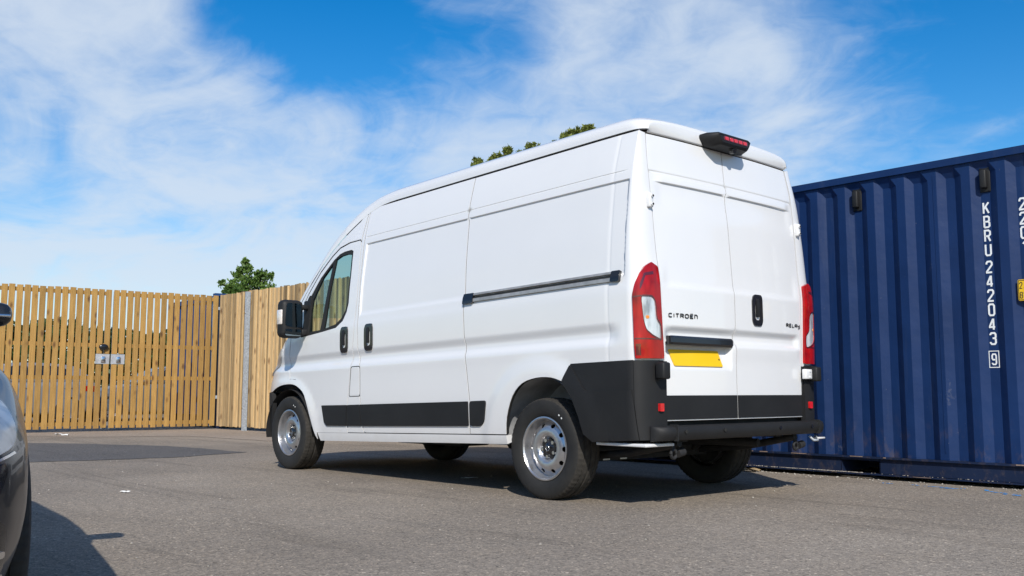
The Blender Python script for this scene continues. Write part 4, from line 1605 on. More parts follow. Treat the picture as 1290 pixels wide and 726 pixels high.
def make_wheel(parent, R=.339, rim=.207, width=.225, vanlike=True):
    hw = width / 2
    w = empty('wheel', (0, 0, 0))
    w.parent = parent
    mb = MB()
    ns = 180
    prof = [(hw * .62, rim - .004), (hw * .80, rim + .006), (hw * .93, rim + .035), (hw * .99, rim + .065), (hw * .965, R - .035), (hw * .90, R - .014), (hw * .80, R - .004)]
    # tread with three grooves
    g = .007
    tread = []
    edges_ = [.80, .50, .46, .20, .16, -.16, -.20, -.46, -.50, -.80]
    for i, e in enumerate(edges_):
        pass
    tread = [(hw * .52, R), (hw * .50, R - g), (hw * .45, R - g), (hw * .43, R), (hw * .10, R + .001), (hw * .08, R - g), (-hw * .08, R - g), (-hw * .10, R + .001),
             (-hw * .43, R), (-hw * .45, R - g), (-hw * .50, R - g), (-hw * .52, R)]
    prof2 = prof + tread + [(-a, r) for a, r in prof[::-1]]
    npf = len(prof)

    def mod(i, k, a, r):
        # shoulder blocks: shallow cross cuts
        if i in (npf - 1, npf - 2, len(prof2) - npf, len(prof2) - npf + 1) and k % 3 == 0:
            return r - .004, a
        if i in (npf, npf + 3, len(prof2) - npf - 1, len(prof2) - npf - 4) and k % 3 == 0:
            return r - .0035, a
        return r, a
    mb.lathe(prof2, ns, mod=mod)
    for q in range(len(mb.f)):
        if npf - 2 <= q // ns < len(prof2) - npf + 1:
            mb.m[q] = 1
    ty = mb.build('tyre', [TYRE, TREAD], w, sharp=60)
    # raised size lettering stands as two pale dashes on the wall
    mb = MB()
    rt = (rim + .07)
    for t0 in (2.17, 2.28):
        ps = []
        for t in (t0, t0 + .045):
            for rr in (rt - .005, rt + .005):
                ps.append((math.cos(t) * rr, hw * .99 + .0022, math.sin(t) * rr))
        mb.add(ps, [(0, 1, 3, 2)])
    mb.build('sidewall_mark', CHALK, w)
    # rim: lip, well, dished disc with ten holes
    mb = MB()
    lip = [(hw * .60, rim + .002), (hw * .86, rim + .007), (hw * .88, rim - .001), (hw * .80, rim - .008), (hw * .58, rim - .012), (hw * .34, rim - .017), (hw * .05, rim - .020), (-hw * .8, rim - .034)]
    mb.lathe(lip, 64)
    DZ = [(0, .034), (.062, .034), (.066, .037), (.078, .063), (.088, .072), (.110, .074), (.138, .064), (.160, .048), (.170, .036), (.176, .030)] if vanlike else [(0, .06), (.176, .045)]
    ro = rim - .0185

    def disc(u, v):
        r_ = math.hypot(u, v)
        return (u, hw * lerp_tab(DZ, r_ * .176 / ro) / .1125 * 1.0 if False else lerp_tab(DZ, r_ * .176 / ro), v)
    holes = []
    nh = 10
    for k in range(nh):
        t = k * 2 * PI / nh + .0
        c_ = (math.cos(t) * ro * .83, math.sin(t) * ro * .83)
        holes.append([(c_[0] + math.cos(t) * .0145 * math.cos(q) - math.sin(t) * .0175 * math.sin(q), c_[1] + math.sin(t) * .0145 * math.cos(q) + math.cos(t) * .0175 * math.sin(q)) for q in [j * 2 * PI / 12 for j in range(12)]])
    panel(mb, circle2(0, 0, ro + .002, 48), disc, (0, 1, 0), (.016, .016), holes=holes, depth=.006, edge=.012)
    rimo = mb.build('rim', STEELRIM, w)
    mb = MB()
    mb.lathe([(-hw * .3, .0), (-hw * .3, ro)], 40)
    mb.lathe([(-hw * .28, .12), (hw * .15, .12)], 32)
    mb.build('brake_drum', DARK, w)
    mb = MB()
    mb.lathe([(.040, .058), (.046, .056), (.052, .044), (.060, .034), (.062, .0)], 32)
    for k in range(5):
        t = k * 2 * PI / 5 + .5
        mb.tube([(math.cos(t) * .052, .040, math.sin(t) * .052), (math.cos(t) * .052, .050, math.sin(t) * .052)], .020, 12)
    hub = mb.build('hub_cap', GLOSSBLACK, w)
    for k in range(5):
        t = k * 2 * PI / 5 + .5 + PI / 5
        mb = MB()
        mb.tube([(math.cos(t) * .057, .036, math.sin(t) * .057), (math.cos(t) * .057, .060, math.sin(t) * .057)], .0125, 8)
        mb.build('wheel_bolt', CHROME, w)
    mb = MB()
    ringc = [Vector((math.cos(t) * .017, .0635, math.sin(t) * .017)) for t in [k * 2 * PI / 12 for k in range(13)]]
    mb.tube(ringc, .0025, 5, cap=False)
    mb.build('hub_ring', CHROME, w)
    return w


YC = .985 - .1125
rw = make_wheel(van)
rw.location = (0, YC, .339)
for (x, y, rz, spin) in ((3.45, YC + .012, 0, .22), (0, -YC, PI, .5), (3.45, -YC - .012, PI, .9)):
    c = copy_tree(rw, van)
    c.location = (x, y, .339)
    c.rotation_euler = Matrix.Rotation(rz, 4, 'Z').to_3x3().to_4x4().to_euler()
    c.rotation_euler = (Matrix.Rotation(rz, 3, 'Z') @ Matrix.Rotation(spin, 3, 'Y')).to_euler()

# ------------------------------------------------------------------ blue shipping container
def container(name, L_, H_, mat, railmat, detailed, **kw):
    """local frame: x along the container (centre 0), long side facing +y at y = 0, base at z = 0"""
    root = empty(name, **kw)
    hx = L_ / 2
    p_, fl, sl, dp = .2645, .070, .0625, .036

    def corr(x0, x1, phase):
        pts = []
        k0 = int(math.floor((x0 - phase) / p_)) - 1
        k1 = int(math.ceil((x1 - phase) / p_)) + 1
        for k in range(k0, k1):
            c = phase + k * p_          # centre of an inner flat
            for dx, d in ((-fl / 2, dp), (fl / 2, dp), (fl / 2 + sl, 0), (fl / 2 + sl + .0695, 0)):
                pts.append((c + dx, d))
        pts = [q for q in pts if x0 < q[0] < x1]
        return [(x0, 0)] + pts + [(x1, 0)]

    def wall(pts, z0, z1, fy, end=False):
        """fy: depth -> local coordinates; the flutes run out in a sloped tip at top and bottom"""
        mb_ = MB()
        zz = [(z0, 1.0), (z0 + .05, 1.0), (z1 - .09, 1.0), (z1, 0.0)]
        V_ = []
        for z, k in zz:
            V_.extend([fy(x, d * k, z) for x, d in pts])
        n_ = len(pts)
        mb_.add(V_, [(j * n_ + i, j * n_ + i + 1, (j + 1) * n_ + i + 1, (j + 1) * n_ + i) for j in range(3) for i in range(n_ - 1)])
        return mb_
    ph = kw_phase.get(name, 0.0)
    wall(corr(-hx + .16, hx - .16, ph), .185, H_ - .062, lambda x, d, z: (x, -.022 - d, z)).build('side_panel', mat, root, fix_normals=True)
    wall(corr(-hx + .16, hx - .16, ph), .185, H_ - .062, lambda x, d, z: (x, -2.438 + .022 + d, z)).build('side_panel', mat, root, fix_normals=True)
    wall(corr(.16, 2.278, .1), .185, H_ - .062, lambda x, d, z: (hx - .03 - d, -x, z)).build('end_panel', mat, root, fix_normals=True)
    wall(corr(.16, 2.278, .1), .185, H_ - .062, lambda x, d, z: (-hx + .03 + d, -x, z)).build('end_panel', mat, root, fix_normals=True)
    mb_ = MB()
    for y0, y1 in ((-.055, 0.0), (-2.438, -2.383)):
        mb_.box((-hx + .16, y0, H_ - .062), (hx - .16, y1, H_ - .004))
    for x0, x1 in ((-hx, -hx + .055), (hx - .055, hx)):
        mb_.box((x0, -2.278, H_ - .1), (x1, -.16, H_ - .005))
    mb_.build('top_rail', mat, root)
    mb_ = MB()
    mb_.box((-hx + .05, -2.39, H_ - .03), (hx - .05, -.05, H_ - .012))
    mb_.build('roof_panel', mat, root)
    for x0 in (-hx, hx - .16):
        for y0 in (-.16, -2.438):
            mb_ = MB()
            mb_.box((x0, y0, .118), (x0 + .16, y0 + .16, H_ - .118))
            post = mb_.build('corner_post', railmat, root)
            for z0 in (0, H_ - .118):
                mb_ = MB()
                mb_.rbox((x0 - .003, y0 - .003, z0), (x0 + .163, y0 + .163, z0 + .118), .012)
                mb_.build('corner_casting', railmat, post)
    # bottom rail with fork pockets
    mb_ = MB()
    cuts = sorted([-1.03 - .17, -1.03 + .17, 1.03 - .17, 1.03 + .17])
    segs_ = [(-hx + .16, cuts[0]), (cuts[1], cuts[2]), (cuts[3], hx - .16)]
    for yb, s in ((0, 1), (-2.438, -1)):
        for a, b in segs_:
            lo, hi = sorted((yb - s * .030, yb - s * .045))
            mb_.box((a, lo, .048), (b, hi, .168))
        for a, b in ((cuts[0], cuts[1]), (cuts[2], cuts[3])):
            lo, hi = sorted((yb - s * .02, yb - s * .08))
            mb_.box((a, lo, .150), (b, hi, .1675))
            lo, hi = sorted((yb - s * .03, yb - s * .5))
            mb_.box((a - .006, lo, .046), (a - .002, hi, .15))
            mb_.box((b + .002, lo, .046), (b + .006, hi, .15))
        lo, hi = sorted((yb - s * .002, yb - s * .06))
        mb_.box((-hx + .16, lo, .169), (hx - .16, hi, .184))
        lo, hi = sorted((yb - s * .004, yb - s * .06))
        mb_.box((-hx + .16, lo, .034), (hx - .16, hi, .0455))
    mb_.box((-hx + .1, -2.3, .06), (hx - .1, -.52, .15))
    mb_.build('bottom_rail', railmat, root)
    return root


kw_phase = {}
kw_phase['shipping_container'] = -1.712 - .43
CY = -2.095
box1 = container('shipping_container', 6.058, 2.572, BLUE, BLUEDARK, True, loc=(.43, CY, 0),
                 label='dark blue corrugated shipping container with white serial number beside the white van', cat='container')
# worn bright edge on the bottom rail lip
mb = MB()
x = -2.4
while x < 3.0:
    w_ = rnd.uniform(.02, .16)
    if rnd.random() < .30:
        mb.box((x, .0005, .175 + rnd.uniform(0, .006)), (x + w_, .0022, .1845))
    if rnd.random() < .2:
        mb.box((x, -.0015, .040), (x + w_ * 1.4, .0003, .044))
    x += w_ + rnd.uniform(.02, .25)
mb.build('chipped_edge', RUST, box1)
yin = -.022 - .036
FX = -1.712 - .43          # flat that carries the serial number, local x


def cmap(x0):
    return lambda u, v, k: (x0 - u, yin + .002 + k, v)


mb = MB()
lw, lh, st = .052, .098, .0135
zt = 2.187
for ch in 'KBRU':
    letter(mb, ch, 0, zt - lh, lw, lh, st, cmap(FX + lw / 2))
    zt -= .1095
zt = 1.725
for ch in '242043':
    letter(mb, ch, 0, zt - lh, lw, lh, st, cmap(FX + lw / 2))
    zt -= .1105
mb.build('serial_number', LETTERWHITE, box1)
mb = MB()
letter(mb, '9', 0, .921, .040, .089, .011, cmap(FX + .020))
mb.build('check_digit', LETTERWHITE, box1)
mb = MB()
for q in ribbon([(-.001, .904), (.070, .904), (.070, 1.028), (-.001, 1.028), (-.001, .904)], .006):
    mb.add([(FX + .0345 - p[0], yin + .0032, p[1]) for p in q], [(0, 1, 2, 3)])
mb.build('digit_frame', LETTERWHITE, box1)
mb = MB()
zt = 2.181
for ch in '22G1':
    letter(mb, ch, 0, zt - lh, lw, lh, st, cmap(FX - .2645 + lw / 2))
    zt -= .1095
mb.build('type_code', LETTERWHITE, box1)
mb = MB()
sx0 = -1.925 - .43
mb.prism(rounded([(sx0, 1.395), (sx0 - .125, 1.395), (sx0 - .125, 1.555), (sx0, 1.555)], .012, 3), lambda a, b: (a, -.020, b), lambda a, b: (a, -.0165, b))
stick = mb.build('height_sticker', STICKER, box1, fix_normals=True)
mb = MB()
smap = lambda u, v, k: (sx0 - .012 - u, -.0152 + k, v)
xx = 0
for ch, w_ in (('2', .022), ('.', .012), ('6', .022), ('M', .028)):
    letter(mb, ch, xx, 1.485, w_, .05, .0055, smap)
    xx += w_ + .006
xx = 0
for ch, w_ in (('8', .022), ("'", .01), ('6', .022), ("'", .008), ("'", .008)):
    letter(mb, ch, xx, 1.412, w_, .05, .0055, smap)
    xx += w_ + .005
for q in ribbon([(.006 - .012, 1.402), (.112 - .012 + .012, 1.402), (.112, 1.548), (-.006, 1.548), (-.006, 1.402)], .004):
    mb.add([(sx0 - .012 - p[0] + .0, -.0148, p[1]) for p in q], [(0, 1, 2, 3)])
mb.build('sticker_print', INK, stick)
for vx in (-.655 - .43, -1.717 - .43, 1.47 - .43 + .0, 2.53 - .43):
    mb = MB()
    mb.rbox((vx - .040, yin + .001, 2.262), (vx + .040, yin + .012, 2.458), .004)
    mb.rbox((vx - .024, yin + .010, 2.288), (vx + .026, yin + .058, 2.432), .010)
    for z in (2.272, 2.448):
        for dx in (-.03, .03):
            mb.tube([(vx + dx, yin + .010, z), (vx + dx, yin + .016, z)], .006, 8)
    mb.build('ventilator', PLASTIC, box1)
# weld seam and scuffs
mb = MB()
for sx in (-1.325 - .43,):
    mb.box((sx - .004, yin + .0365 if False else -.0215, .24), (sx + .004, -.0185, 2.45))
mb.build('weld_seam', BLUE, box1)

# second container behind the fence
box2 = container('shipping_container', 6.058, 2.60, BLUEBRIGHT, BLUEDARK, False, loc=(13.47, -6.0, .09), rotz=PI / 2,
                 label='blue container standing behind the corner between the slatted gate and the fence', cat='container')
# turn it so that its end shows beside the gate
box2.location = (15.85, -5.95, .07)
box2.rotation_euler = (0, 0, -PI / 2)

# ------------------------------------------------------------------ wooden gate


def board_mesh(name, w, t, h, mat, ch=.006):
    bm = bmesh.new()
    bmesh.ops.create_cube(bm, size=1)
    for v in bm.verts:
        v.co = Vector((v.co.x * t, v.co.y * w, (v.co.z + .5) * h))
    vert = [e for e in bm.edges if abs(e.verts[0].co.z - e.verts[1].co.z) > .01 and (e.verts[0].co.x < 0)]
    bmesh.ops.bevel(bm, geom=vert, offset=ch, segments=1, affect='EDGES')
    me = bpy.data.meshes.new(name)
    bm.to_mesh(me)
    bm.free()
    me.materials.append(mat)
    return me


GA = Vector((13.725, 1.019, 0))
GB = Vector((13.288, -2.813, 0))
gdir = (GB - GA).normalized()
gang = math.atan2(gdir.y, gdir.x) + PI / 2        # local -y runs along the gate to the right, local -x faces the yard
pitch = (GB - GA).length / 31.0
HG = 2.56
BM_FULL = [board_mesh('board', .098, .022, HG, GATEWOOD) for _ in range(3)]
BM_UP = board_mesh('board', .098, .022, HG + .06 - 1.425, GATEWOOD)
BM_LOW = board_mesh('board', .098, .022, 1.228 - .06, GATEWOOD)


def gate_leaf(start, nb, cut, label, hinge_right):
    """start: position of the first board centre, boards run to the right"""
    root = empty('gate_leaf', start, gang, label=label, cat='gate', group='slatted gate leaves')
    wd_ = (nb - 1) * pitch
    for i in range(nb):
        y = -i * pitch
        specs = [(BM_UP, 1.425), (BM_LOW, .06)] if i in cut else [(BM_FULL[i % 3], .06)]
        for me, z in specs:
            b = bpy.data.objects.new('board', me)
            COL.objects.link(b)
            b.parent = root
            b.location = (rnd.uniform(-.002, .002), y + rnd.uniform(-.004, .004), z + rnd.uniform(-.006, .006))
            b.rotation_euler = (rnd.uniform(-.0015, .0015), 0, rnd.uniform(-.03, .03))
    for z in (2.545, 1.58, .98, .14):
        mb_ = MB()
        mb_.box((.013, -wd_ - .03, z - .035), (.063, .03, z + .035))
        mb_.build('rail', GATEWOOD, root)
    for y in (.0, -wd_):
        mb_ = MB()
        mb_.box((.064, y - .03, .05), (.114, y + .03, 2.6))
        mb_.build('frame_post', GALV, root)
    return root


nL, nR = 17, 16
startR = GB - gdir * (pitch * (nR - .5))
startL = startR - gdir * (pitch * (nL) + .012)
leafL = gate_leaf(startL, nL, (15, 16), 'left leaf of the slatted wooden gate with the black oval handle', False)
leafR = gate_leaf(startR, nR, (0, 1), 'right leaf of the slatted wooden gate hinged beside the blue container', True)
far_start = startL - gdir * (pitch * 16 + .012)
gate_leaf(far_start, 16, (), 'outermost slatted gate leaf, left of the leaf with the oval handle, behind the dark car', False)
for root, y0, y1 in ((leafL, -14.5 * pitch, -16.45 * pitch), (leafR, .45 * pitch, -1.5 * pitch)):
    mb = MB()
    mb.box((-.004, min(y0, y1), 1.235), (.012, max(y0, y1), 1.418))
    pl_ = mb.build('lock_plate', LINER, root)
    mb = MB()
    mb.rbox((-.03, (y0 + y1) / 2 - .045, 1.262), (-.004, (y0 + y1) / 2 + .03, 1.372), .008)
    mb.build('lock_body', CHROME, pl_)
    mb = MB()
    mb.tube([(-.034, (y0 + y1) / 2 - .03, 1.29), (-.030, (y0 + y1) / 2 - .03, 1.29)], .014, 10)
    mb.build('keyhole', INK, pl_)
mb = MB()
bm = bmesh.new()
bmesh.ops.create_uvsphere(bm, u_segments=16, v_segments=8, radius=1, matrix=Matrix.Translation((-.045, -15.5 * pitch, 1.545)) @ Matrix.Diagonal((.028, .085, .058, 1)))
mb.from_bm(bm, smooth=True)
mb.tube([(-.05, -15.5 * pitch, 1.545), (-.05, -15.5 * pitch, 1.47)], .012)
mb.build('handle', GLOSSBLACK, leafL)
# hinges on the right edge
for z in (2.37, .62):
    mb = MB()
    yb = -(nR - .45) * pitch
    mb.box((.0, yb - .06, z - .03), (.012, yb + .10, z + .03))
    mb.tube([(.0, yb - .065, z - .05), (.0, yb - .065, z + .05)], .022, 10)
    mb.build('hinge', GALV, leafR)
# hinge post, dark blue steel
post = empty('gate_post', GB + gdir * .10, gang, label='dark blue steel post between the slatted gate and the board fence', cat='post')
mb = MB()
mb.rbox((.03, -.055, 0), (.13, .055, 2.62), .008)
mb.build('post_tube', BLUEDARK, post)
mb = MB()
mb.box((.02, -.09, 2.621), (.16, .17, 2.675))
mb.build('post_cap', BLUEBRIGHT, post)

# ------------------------------------------------------------------ board fence
FA = Vector((13.10, -2.80, 0))
FB = Vector((3.75, -3.34, 0))
fdir = (FB - FA).normalized()
fang = math.atan2(fdir.y, fdir.x) + PI / 2
fence = empty('board_fence', FA, fang, label='pale close-boarded timber fence between the gate and the container', cat='fence')
flen = (FB - FA).length
nb = int(flen / .121)
FM = [board_mesh('board', w_, .02, 2.56, FENCEWOOD, .004) for w_ in (.098, .104, .094)]
CM = [board_mesh('cover_strip', w_, .02, 2.56, FENCEWOOD, .004) for w_ in (.050, .044)]
for i in range(nb):
    y = -(i + .5) * .121
    for me, nm, dx, dy in ((FM[i % 3], 'board', .0, 0.0), (CM[i % 2], 'cover_strip', -.0205, .0605)):
        b = bpy.data.objects.new(nm, me)
        COL.objects.link(b)
        b.parent = fence
        b.location = (dx + rnd.uniform(-.002, .002), y + dy + rnd.uniform(-.005, .005), .06 + rnd.uniform(-.008, .012))
        b.rotation_euler = (0, 0, rnd.uniform(-.03, .03))
for z in (.4, 1.3, 2.2):
    mb = MB()
    mb.box((.012, -flen, z - .045), (.062, 0, z + .045))
    mb.build('rail', FENCEWOOD, fence)
for k in range(4):
    yb = -1.10 - k * 2.6
    mb = MB()
    mb.box((-.105, yb - .038, 0), (-.098, yb + .038, 2.60))
    mb.box((-.098, yb - .038, 0), (-.034, yb - .031, 2.60))
    mb.box((-.098, yb + .031, 0), (-.034, yb + .038, 2.60))
    po = mb.build('steel_post', GALV, fence)
    mb = MB()
    for z in (.42, 2.2):
        mb.tube([(-.118, yb + .01, z), (-.105, yb + .01, z)], .014, 6)
    mb.build('bolt', CHROME, po)

# ------------------------------------------------------------------ hatchback cars


def make_car(paint, **kw):
    """local frame: +x forward, origin on the ground under the front axle centre"""
    root = empty('parked_car', **kw)
    st_ = [  # x, half width, underside, shoulder z, hood z (centre)
        (.90, .40, .30, .55, .60), (.87, .56, .25, .575, .645), (.80, .67, .21, .605, .69), (.68, .785, .19, .62, .71), (.50, .848, .18, .65, .755), (.25, .874, .18, .705, .80),
        (0, .888, .18, .77, .87), (-.4, .897, .19, .82, .93), (-.9, .900, .19, .89, .99), (-1.6, .900, .19, .91, .99), (-2.3, .900, .19, .935, .99), (-2.8, .885, .20, .95, .99), (-3.1, .84, .24, .95, .99), (-3.32, .76, .32, .92, .96), (-3.38, .66, .40, .86, .90)]
    bm = bmesh.new()
    rings = []
    for x, w, zb_, zs_, zh in st_:
        half = [(0, zb_), (w * .72, zb_), (w * .93, zb_ + .03), (w * .985, zb_ + .16), (w, (zb_ + zs_) * .52), (w * .995, zs_ - .07), (w * .955, zs_), (w * .88, zs_ + (zh - zs_) * .35), (w * .55, zh - .012), (0, zh)]
        loop = half + [(-y, z) for y, z in half[-2:0:-1]]
        bul = lambda y: x - (.0 if x < .85 else .05 * (abs(y) / .5) ** 2)
        rings.append([bm.verts.new((bul(y), y, z)) for y, z in loop])
    n = len(rings[0])
    for a, b in zip(rings, rings[1:]):
        for k in range(n):
            bm.faces.new((a[k], b[k], b[(k + 1) % n], a[(k + 1) % n]))
    bm.faces.new(rings[0])
    bm.faces.new(rings[-1][::-1])
    bmesh.ops.recalc_face_normals(bm, faces=bm.faces[:])
    bmesh.ops.subdivide_edges(bm, edges=bm.edges[:], cuts=1, use_grid_fill=True)
    me = bpy.data.meshes.new('body')
    bm.to_mesh(me)
    bm.free()
    body = bpy.data.objects.new('body', me)
    COL.objects.link(body)
    sub = body.modifiers.new('s', 'SUBSURF')
    sub.levels = 2
    cut_mb = MB()
    for cx in (0, -2.63):
        for sg in (1, -1):
            cut_mb.tube([(cx, sg * .60, .325), (cx, sg * 1.2, .325)], .348, 40)
    cutter = cut_mb.build('cutter', DARK)
    bo = body.modifiers.new('b', 'BOOLEAN')
    bo.object = cutter
    bo.operation = 'DIFFERENCE'
    bo.solver = 'EXACT'
    dg = bpy.context.evaluated_depsgraph_get()
    me2 = bpy.data.meshes.new_from_object(body.evaluated_get(dg))
    bpy.data.objects.remove(body)
    bpy.data.objects.remove(cutter)
    me2.materials.clear()
    me2.materials.append(paint)
    me2.materials.append(DARK)
    for p in me2.polygons:
        p.use_smooth = True
        p.material_index = 0
        ins = False
        for cx in (0, -2.63):
            c = p.center
            d = math.hypot(c.x - cx, c.z - .325)
            if d < .3495 and .55 < abs(c.y) < .93 and (abs(p.normal.y) < .35 and d > .340 or abs(abs(c.y) - .60) < .01):
                ins = True
        if ins:
            p.material_index = 1
    me2.set_sharp_from_angle(angle=math.radians(40))
    me2.name = 'body'
    body = bpy.data.objects.new('body', me2)
    COL.objects.link(body)
    body.parent = root
    bvh = BVHTree.FromPolygons([v.co.copy() for v in me2.vertices], [list(p.vertices) for p in me2.polygons])

    def front(y, z):
        h = bvh.ray_cast(Vector((2, y, z)), Vector((-1, 0, 0)))
        return tuple(h[0]) if h[0] else (.2, y, z)

    def sidef(sg):
        def f(x, z):
            h = bvh.ray_cast(Vector((x, sg * 2, z)), Vector((0, -sg, 0)))
            return tuple(h[0]) if h[0] else (x, sg * .85, z)
        return f
    # greenhouse
    gs = [(-.55, .76, .965, .965), (-.75, .73, .965, 1.06), (-1.05, .68, .965, 1.24), (-1.35, .63, .965, 1.36), (-1.7, .595, .965, 1.40), (-2.2, .59, .965, 1.40), (-2.7, .58, .965, 1.37), (-2.98, .57, .965, 1.31), (-3.2, .57, .965, 1.10), (-3.26, .57, .965, .965)]
    bm = bmesh.new()
    rings = []
    for x, w, z0, z1 in gs:
        wl_ = .80 if x > -2.9 else .76
        k = (z1 - z0)
        half = [(0, z0 - .06), (wl_, z0 - .06), (wl_ - (wl_ - w) * .5 * min(1, k / .45), z0 + k * .5), (w * (1 if k > .3 else 1.02), z1 - .05 * min(1, k / .3)), (w * .88, z1 - .01), (0, z1 + .012)]
        loop = half + [(-y, z) for y, z in half[-2:0:-1]]
        rings.append([bm.verts.new((x, y, z)) for y, z in loop])
    n = len(rings[0])
    for a, b in zip(rings, rings[1:]):
        for q in range(n):
            bm.faces.new((a[q], b[q], b[(q + 1) % n], a[(q + 1) % n]))
    bm.faces.new(rings[0])
    bm.faces.new(rings[-1][::-1])
    bmesh.ops.recalc_face_normals(bm, faces=bm.faces[:])
    bmesh.ops.subdivide_edges(bm, edges=bm.edges[:], cuts=1, use_grid_fill=True)
    me = bpy.data.meshes.new('cabin')
    bm.to_mesh(me)
    bm.free()
    cab = bpy.data.objects.new('cabin', me)
    COL.objects.link(cab)
    sm_ = cab.modifiers.new('s', 'SUBSURF')
    sm_.levels = 1
    dg = bpy.context.evaluated_depsgraph_get()
    me2 = bpy.data.meshes.new_from_object(cab.evaluated_get(dg))
    bpy.data.objects.remove(cab)
    me2.materials.clear()
    me2.materials.append(paint)
    for p in me2.polygons:
        p.use_smooth = True
    cab = bpy.data.objects.new('cabin', me2)
    COL.objects.link(cab)
    cab.parent = root
    bv2 = BVHTree.FromPolygons([v.co.copy() for v in me2.vertices], [list(p.vertices) for p in me2.polygons])

    def cs(sg):
        def f(x, z):
            h = bv2.ray_cast(Vector((x, sg * 2, z)), Vector((0, -sg, 0)))
            return tuple(h[0]) if h[0] else (x, sg * .7, z)
        return f

    def ctop(x, y):
        h = bv2.ray_cast(Vector((x, y, 3)), Vector((0, 0, -1)))
        return tuple(h[0]) if h[0] else (x, y, 1.0)

    def crear(y, z):
        h = bv2.ray_cast(Vector((-5, y, z)), Vector((1, 0, 0)))
        return tuple(h[0]) if h[0] else (-3.2, y, z)
    for sg in (1, -1):
        for pl2 in ([(-1.05, 1.02), (-1.42, 1.30), (-1.78, 1.33), (-1.80, 1.02)], [(-1.86, 1.02), (-1.84, 1.33), (-2.55, 1.31), (-2.72, 1.17), (-2.72, 1.04)]):
            mb_ = MB()
            panel(mb_, rounded(pl2, .04, 2), cs(sg), (0, sg, 0), (.1, .06), off=.004, depth=.006, edge=.06)
            mb_.build('side_window', DARKGLASS, root)
        # headlight wraps the corner
        mb_ = MB()
        hp = rounded([(sg * .50, .565), (sg * .52, .645), (sg * .66, .685), (sg * .75, .705), (sg * .785, .69), (sg * .80, .62), (sg * .785, .585), (sg * .70, .553)], .02, 2)
        panel(mb_, inset(hp, -.007), front, (1, 0, 0), (.035, .025), off=.003, depth=.008, edge=.02)
        hl_ = mb_.build('headlight', GLOSSBLACK, root)
        mb_ = MB()
        panel(mb_, hp, front, (1, 0, 0), (.035, .025), off=.006, depth=.004, edge=.02)
        mb_.build('lamp_lens', HEADLAMP, hl_)
        for cy_, cz_, cr_ in ((.690, .632, .034), (.600, .612, .030)):
            mb_ = MB()
            panel(mb_, circle2(sg * cy_, cz_, cr_, 20), front, (1, 0, 0), (.03, .03), holes=[circle2(sg * cy_, cz_, cr_ * .80, 20)], off=.0075, depth=.003, edge=.012)
            mb_.build('lamp_ring', CHROME, hl_)
            mb_ = MB()
            panel(mb_, circle2(sg * cy_, cz_, cr_ * .78, 20), front, (1, 0, 0), (.03, .03), off=.0072, depth=0, edge=.012)
            mb_.build('projector', DARKGLASS, hl_)
        mb_ = MB()
        panel(mb_, [(sg * .52, .553), (sg * .70, .540), (sg * .79, .570), (sg * .785, .575), (sg * .70, .546), (sg * .52, .559)], front, (1, 0, 0), (.05, .05), off=.006, depth=.008, edge=.02)
        mb_.build('lamp_trim', CHROME, hl_)
        # fog lamp pocket with bright strips
        mb_ = MB()
        panel(mb_, rounded([(sg * .44, .25), (sg * .44, .44), (sg * .72, .44), (sg * .772, .415), (sg * .778, .29), (sg * .74, .255)], .02, 2), front, (1, 0, 0), (.04, .03), off=.004, depth=.01, edge=.02)
        fp = mb_.build('fog_pocket', GLOSSBLACK, root)
        mb_ = MB()
        panel(mb_, rounded([(sg * .56, .365), (sg * .56, .425), (sg * .70, .425), (sg * .71, .365)], .02, 2), front, (1, 0, 0), (.04, .03), off=.008, depth=.008, edge=.02)
        mb_.build('fog_lamp', HEADLAMP, fp)
        for z in (.335, .280):
            mb_ = MB()
            panel(mb_, rounded([(sg * .46, z - .010), (sg * .765, z + .004), (sg * .765, z + .020), (sg * .46, z + .006)], .006, 2), front, (1, 0, 0), (.04, .03), off=.014, depth=.014, edge=.02)
            mb_.build('fog_trim', CHROME, fp)
        mb_ = MB()
        panel(mb_, rounded([(sg * .50, .47), (sg * .50, .538), (sg * .72, .536), (sg * .765, .555), (sg * .77, .53), (sg * .75, .475)], .01, 2), front, (1, 0, 0), (.04, .03), off=.004, depth=.01, edge=.02)
        mb_.build('bumper_intake', GLOSSBLACK, root)
        # mirror
        mb_ = MB()
        mb_.rbox((-.86, sg * .855 - .095, .958), (-.72, sg * .855 + .095, 1.045), .038, seg=3)
        mb_.box((-.82, min(sg * .76, sg * .9), .965), (-.76, max(sg * .76, sg * .9), .995))
        mi_ = mb_.build('door_mirror', paint, root)
        mb_ = MB()
        mb_.rbox((-.745, sg * .855 - .075, .988), (-.712, sg * .855 + .085, 1.002), .006)
        mb_.build('mirror_trim', CHROME, mi_)
        mb_ = MB()
        panel(mb_, rounded([(-3.33, .72), (-3.0, .74), (-3.0, .86), (-3.28, .86)], .02, 2), sidef(sg), (0, sg, 0), (.05, .04), off=.005, depth=.008, edge=.03)
        mb_.build('tail_light', RED, root)
        for hx_ in (-1.62, -2.52):
            mb_ = MB()
            panel(mb_, rounded([(hx_, .80), (hx_ - .18, .805), (hx_ - .18, .83), (hx_, .825)], .01, 2), sidef(sg), (0, sg, 0), (.05, .04), off=.02, depth=.02, edge=.03)
            mb_.build('door_handle', paint, root)
    mb_ = MB()
    panel(mb_, rounded([(-.70, -.70), (-.70, .70), (-1.28, .60), (-1.28, -.60)], .05, 2), ctop, (0, 0, 1), (.1, .1), off=.004, depth=.006, edge=.06)
    mb_.build('windscreen', DARKGLASS, root)
    mb_ = MB()
    panel(mb_, rounded([(-.55, 1.06), (.55, 1.06), (.50, 1.27), (-.50, 1.27)], .05, 2), crear, (-1, 0, 0), (.1, .08), off=.004, depth=.006, edge=.06)
    mb_.build('rear_window', DARKGLASS, root)
    mb_ = MB()
